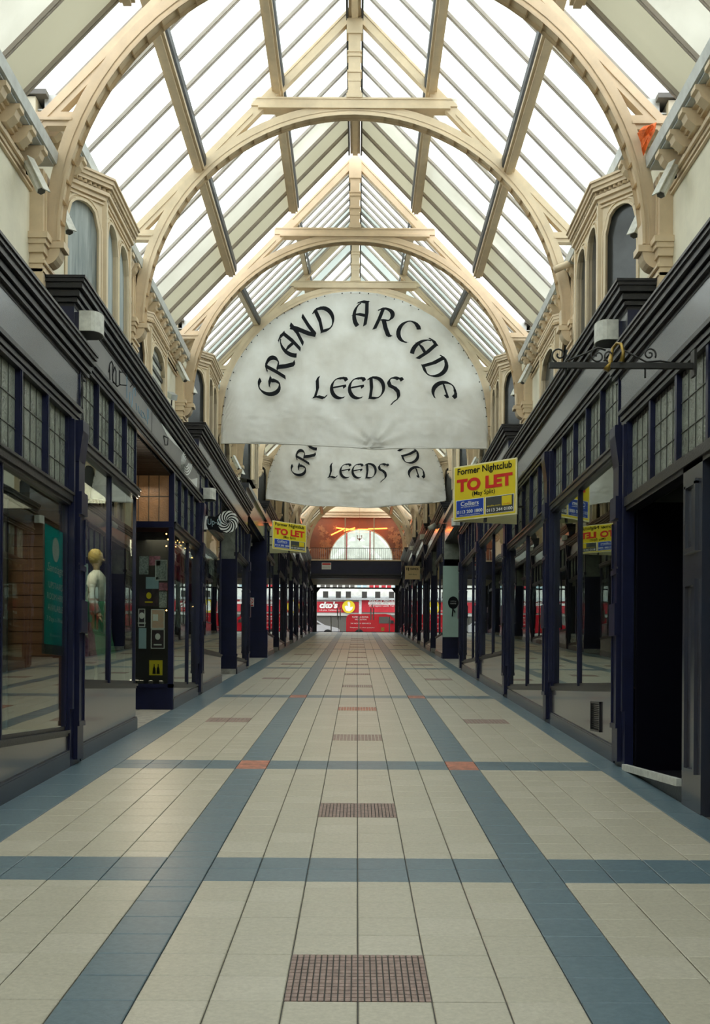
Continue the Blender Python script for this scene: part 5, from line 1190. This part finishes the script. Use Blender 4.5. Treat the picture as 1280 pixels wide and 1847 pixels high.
b = MB(); b.prism([(a+x_, Ys-.48, c+z_) for x_, z_ in ((-.32, .0), (-.2, -.3), (.05, -.38), (.28, -.2), (.34, .02), (.12, -.04), (.12, .3), (.02, .42), (-.1, .33), (-.04, .05), (-.2, .1))], (0, .02, 0)); part(b, 'white_bird', M['white'], broot)
for i, x_ in enumerate((587, 610, 628, 657, 681, 706)):
    a, c = px(x_, 1074, Ys-1.2); b = MB(); b.box(a-.2, a+.2, Ys-1.3, Ys-.9, Z(1078, Ys-1.2), Z(1067, Ys-1.2)); b.bar((a, Ys-.9, c), (a, Ys, c-.1), .08, .08)
    part(b, 'floodlight', M['iron'], broot)
# plumber's van
Yv = 77.0; a0, _ = px(624, 1130, Yv); zr = Z(1107, Yv); z0 = zs+.02
root = empty('red_van', (a0+2.4, Yv, z0), 'red van with white lettering parked beyond the far gate', 'van')
prof = [(0, .35), (0, 1.55), (.08, 1.78), (.25, 1.9), (2.7, 1.93), (3.0, 1.86), (3.75, 1.2), (4.6, .98), (4.75, .75), (4.8, .35)]; hz = (zr-z0)/1.93
b = MB(); b.prism([(a0+x_, Yv, z0+z_*hz) for x_, z_ in prof], (0, 1.8, 0)); part(b, 'body', M['vanred'], root)
b = MB(); b.prism([(a0+x_, Yv-.012, z0+z_*hz) for x_, z_ in ((2.25, 1.2), (2.25, 1.7), (2.85, 1.72), (3.35, 1.2))], (0, .02, 0)); b.prism([(a0+x_, Yv+.1, z0+z_*hz) for x_, z_ in ((3.0, 1.87), (3.03, 1.89), (3.78, 1.22), (3.72, 1.2))], (0, 1.6, 0)); part(b, 'window', M['camglass'], root)
for x_ in (.9, 3.95):
    b = MB(); b.tube([(a0+x_, Yv-.03, z0+.34), (a0+x_, Yv+.2, z0+.34)], .33, 18); part(b, 'wheel', M['tyre'], root)
b = MB(); b.box(a0+3.1, a0+3.25, Yv-.2, Yv, z0+1.2*hz, z0+1.42*hz); part(b, 'wing_mirror', M['tyre'], root)
for s_, x_, z_, w_, h_ in (('PLUMBING & HEATING', .42, 1.62, 1.1, .11), ('AND SOLUTIONS', .6, 1.44, .8, .09), ('24 HOUR SERVICE', .3, 1.15, 1.4, .07), ('Telephone for a free quotation', .25, .82, 1.7, .08)):
    text('lettering', s_, (a0+x_, Yv-.006, z0+z_*hz), (1, 0, 0), (0, 0, 1), w_, h_, M['white'], root, .004)
b = MB(); b.box(a0+2.4, a0+2.62, Yv-.01, Yv, z0+.62*hz, z0+.9*hz); part(b, 'crest', M['gold'], root)
# white car
a1, _ = px(612, 1130, 76.5); z0 = zs+.02; L = 4.2
root = empty('white_car', (a1-L/2, 76.5, z0), 'white car partly seen at the left of the far gate', 'car')
prof = [(0, .3), (0, .62), (-.1, .72), (-1.0, .92), (-1.75, 1.36), (-2.9, 1.4), (-3.7, .98), (-4.1, .85), (-4.2, .3)]
b = MB(); b.prism([(a1+x_, 76.5, z0+z_) for x_, z_ in prof], (0, 1.7, 0)); part(b, 'body', M['carw'], root)
b = MB(); b.prism([(a1+x_, 76.49, z0+z_) for x_, z_ in ((-1.25, .95), (-1.8, 1.28), (-2.85, 1.32), (-3.4, .98))], (0, .02, 0)); part(b, 'window', M['camglass'], root)
for x_ in (-.8, -3.4): b = MB(); b.tube([(a1+x_, 76.45, z0+.31), (a1+x_, 76.65, z0+.31)], .31, 16); part(b, 'wheel', M['tyre'], root)
# street ground behind the viewer
b = MB(); b.box(-30, 30, -40, -7, fl(-7)-.3, fl(-7)-.02); tag(b.build('forecourt_ground', M['asph']), kind='structure')

# ================================================================== LAMPS INSIDE THE SHOP WINDOWS, ADDED FILL IN THE ENTRANCE
def shop_light(x, y, z, sx, sy, e, col=(1, .82, .6)):
    ld = bpy.data.lights.new('shop_lamp_and_fill', 'AREA'); ld.shape = 'RECTANGLE'; ld.size = sx; ld.size_y = sy; ld.energy = e; ld.color = col
    o = bpy.data.objects.new('shop_lamp_and_fill', ld); C.objects.link(o); o.location = (x, y, z); return o
shop_light(-3.3, 9.0, T0-1.75, .5, 3, 26)
shop_light(-3.3, 12.8, T1-1.75, .5, 2.4, 44)
shop_light(-3.2, 16.7, T1-1.0, .3, .3, 1.2); shop_light(-3.1, 18.2, T1-1.75, .4, 2, 9)  # first one is unseen fill, added in front of the poster glass
o = shop_light(-3.1, 16.55, T1-2.0, .5, .3, 14); o.rotation_euler = (R_(-50), 0, 0)  # unseen fill added in the recess to brighten the posters
# flat upper wall with frieze beside the nearest pilasters
for s in (-1, 1):
    w_ = WL if s < 0 else WR
    b = MB()
    for h, z0, z1 in ((3.08, 1.50, 1.53), (3.10, 1.53, 1.60), (3.06, 1.60, 1.63), (3.03, 1.63, 1.67), (2.99, 1.67, 1.70)): b.box(X(s, h), X(s, 3.14), 2.5, 10.5, T0+z0, T0+z1)
    part(b, 'wall_frieze', M['cream'], w_)
    for a, e in LEVELS[2:]:
        b = MB(); Tq = T_of(a)
        for h, z0, z1 in ((3.08, 1.44, 1.50), (3.10, 1.50, 1.56), (3.05, 1.56, 1.60), (3.01, 1.60, 1.65), (2.97, 1.65, 1.685)): b.box(X(s, h), X(s, 3.14), a+5.7, e-.3, Tq+z0, Tq+z1)
        part(b, 'wall_frieze', M['cream'], w_)

# added unseen to block sky behind the viewer: arcade gable and street building
b = MB(); Tn = T_of(-6.4)
b.prism([(X(-1, 3.4), -6.6, Tn+1.9), (X(1, 3.4), -6.6, Tn+1.9), (X(0, 0), -6.6, Tn+5.6)], (0, .15, 0)); b.box(X(-1, 3.3), X(1, 3.3), -6.6, -6.45, Tn-.9, Tn+1.9)
o = b.build('wall_entrance_sky_block', M['wallp']); tag(o, kind='structure')
b = MB(); b.box(-30, 30, -24, -23, -2, 14); o = b.build('wall_street_sky_block', M['brickw']); tag(o, kind='structure')
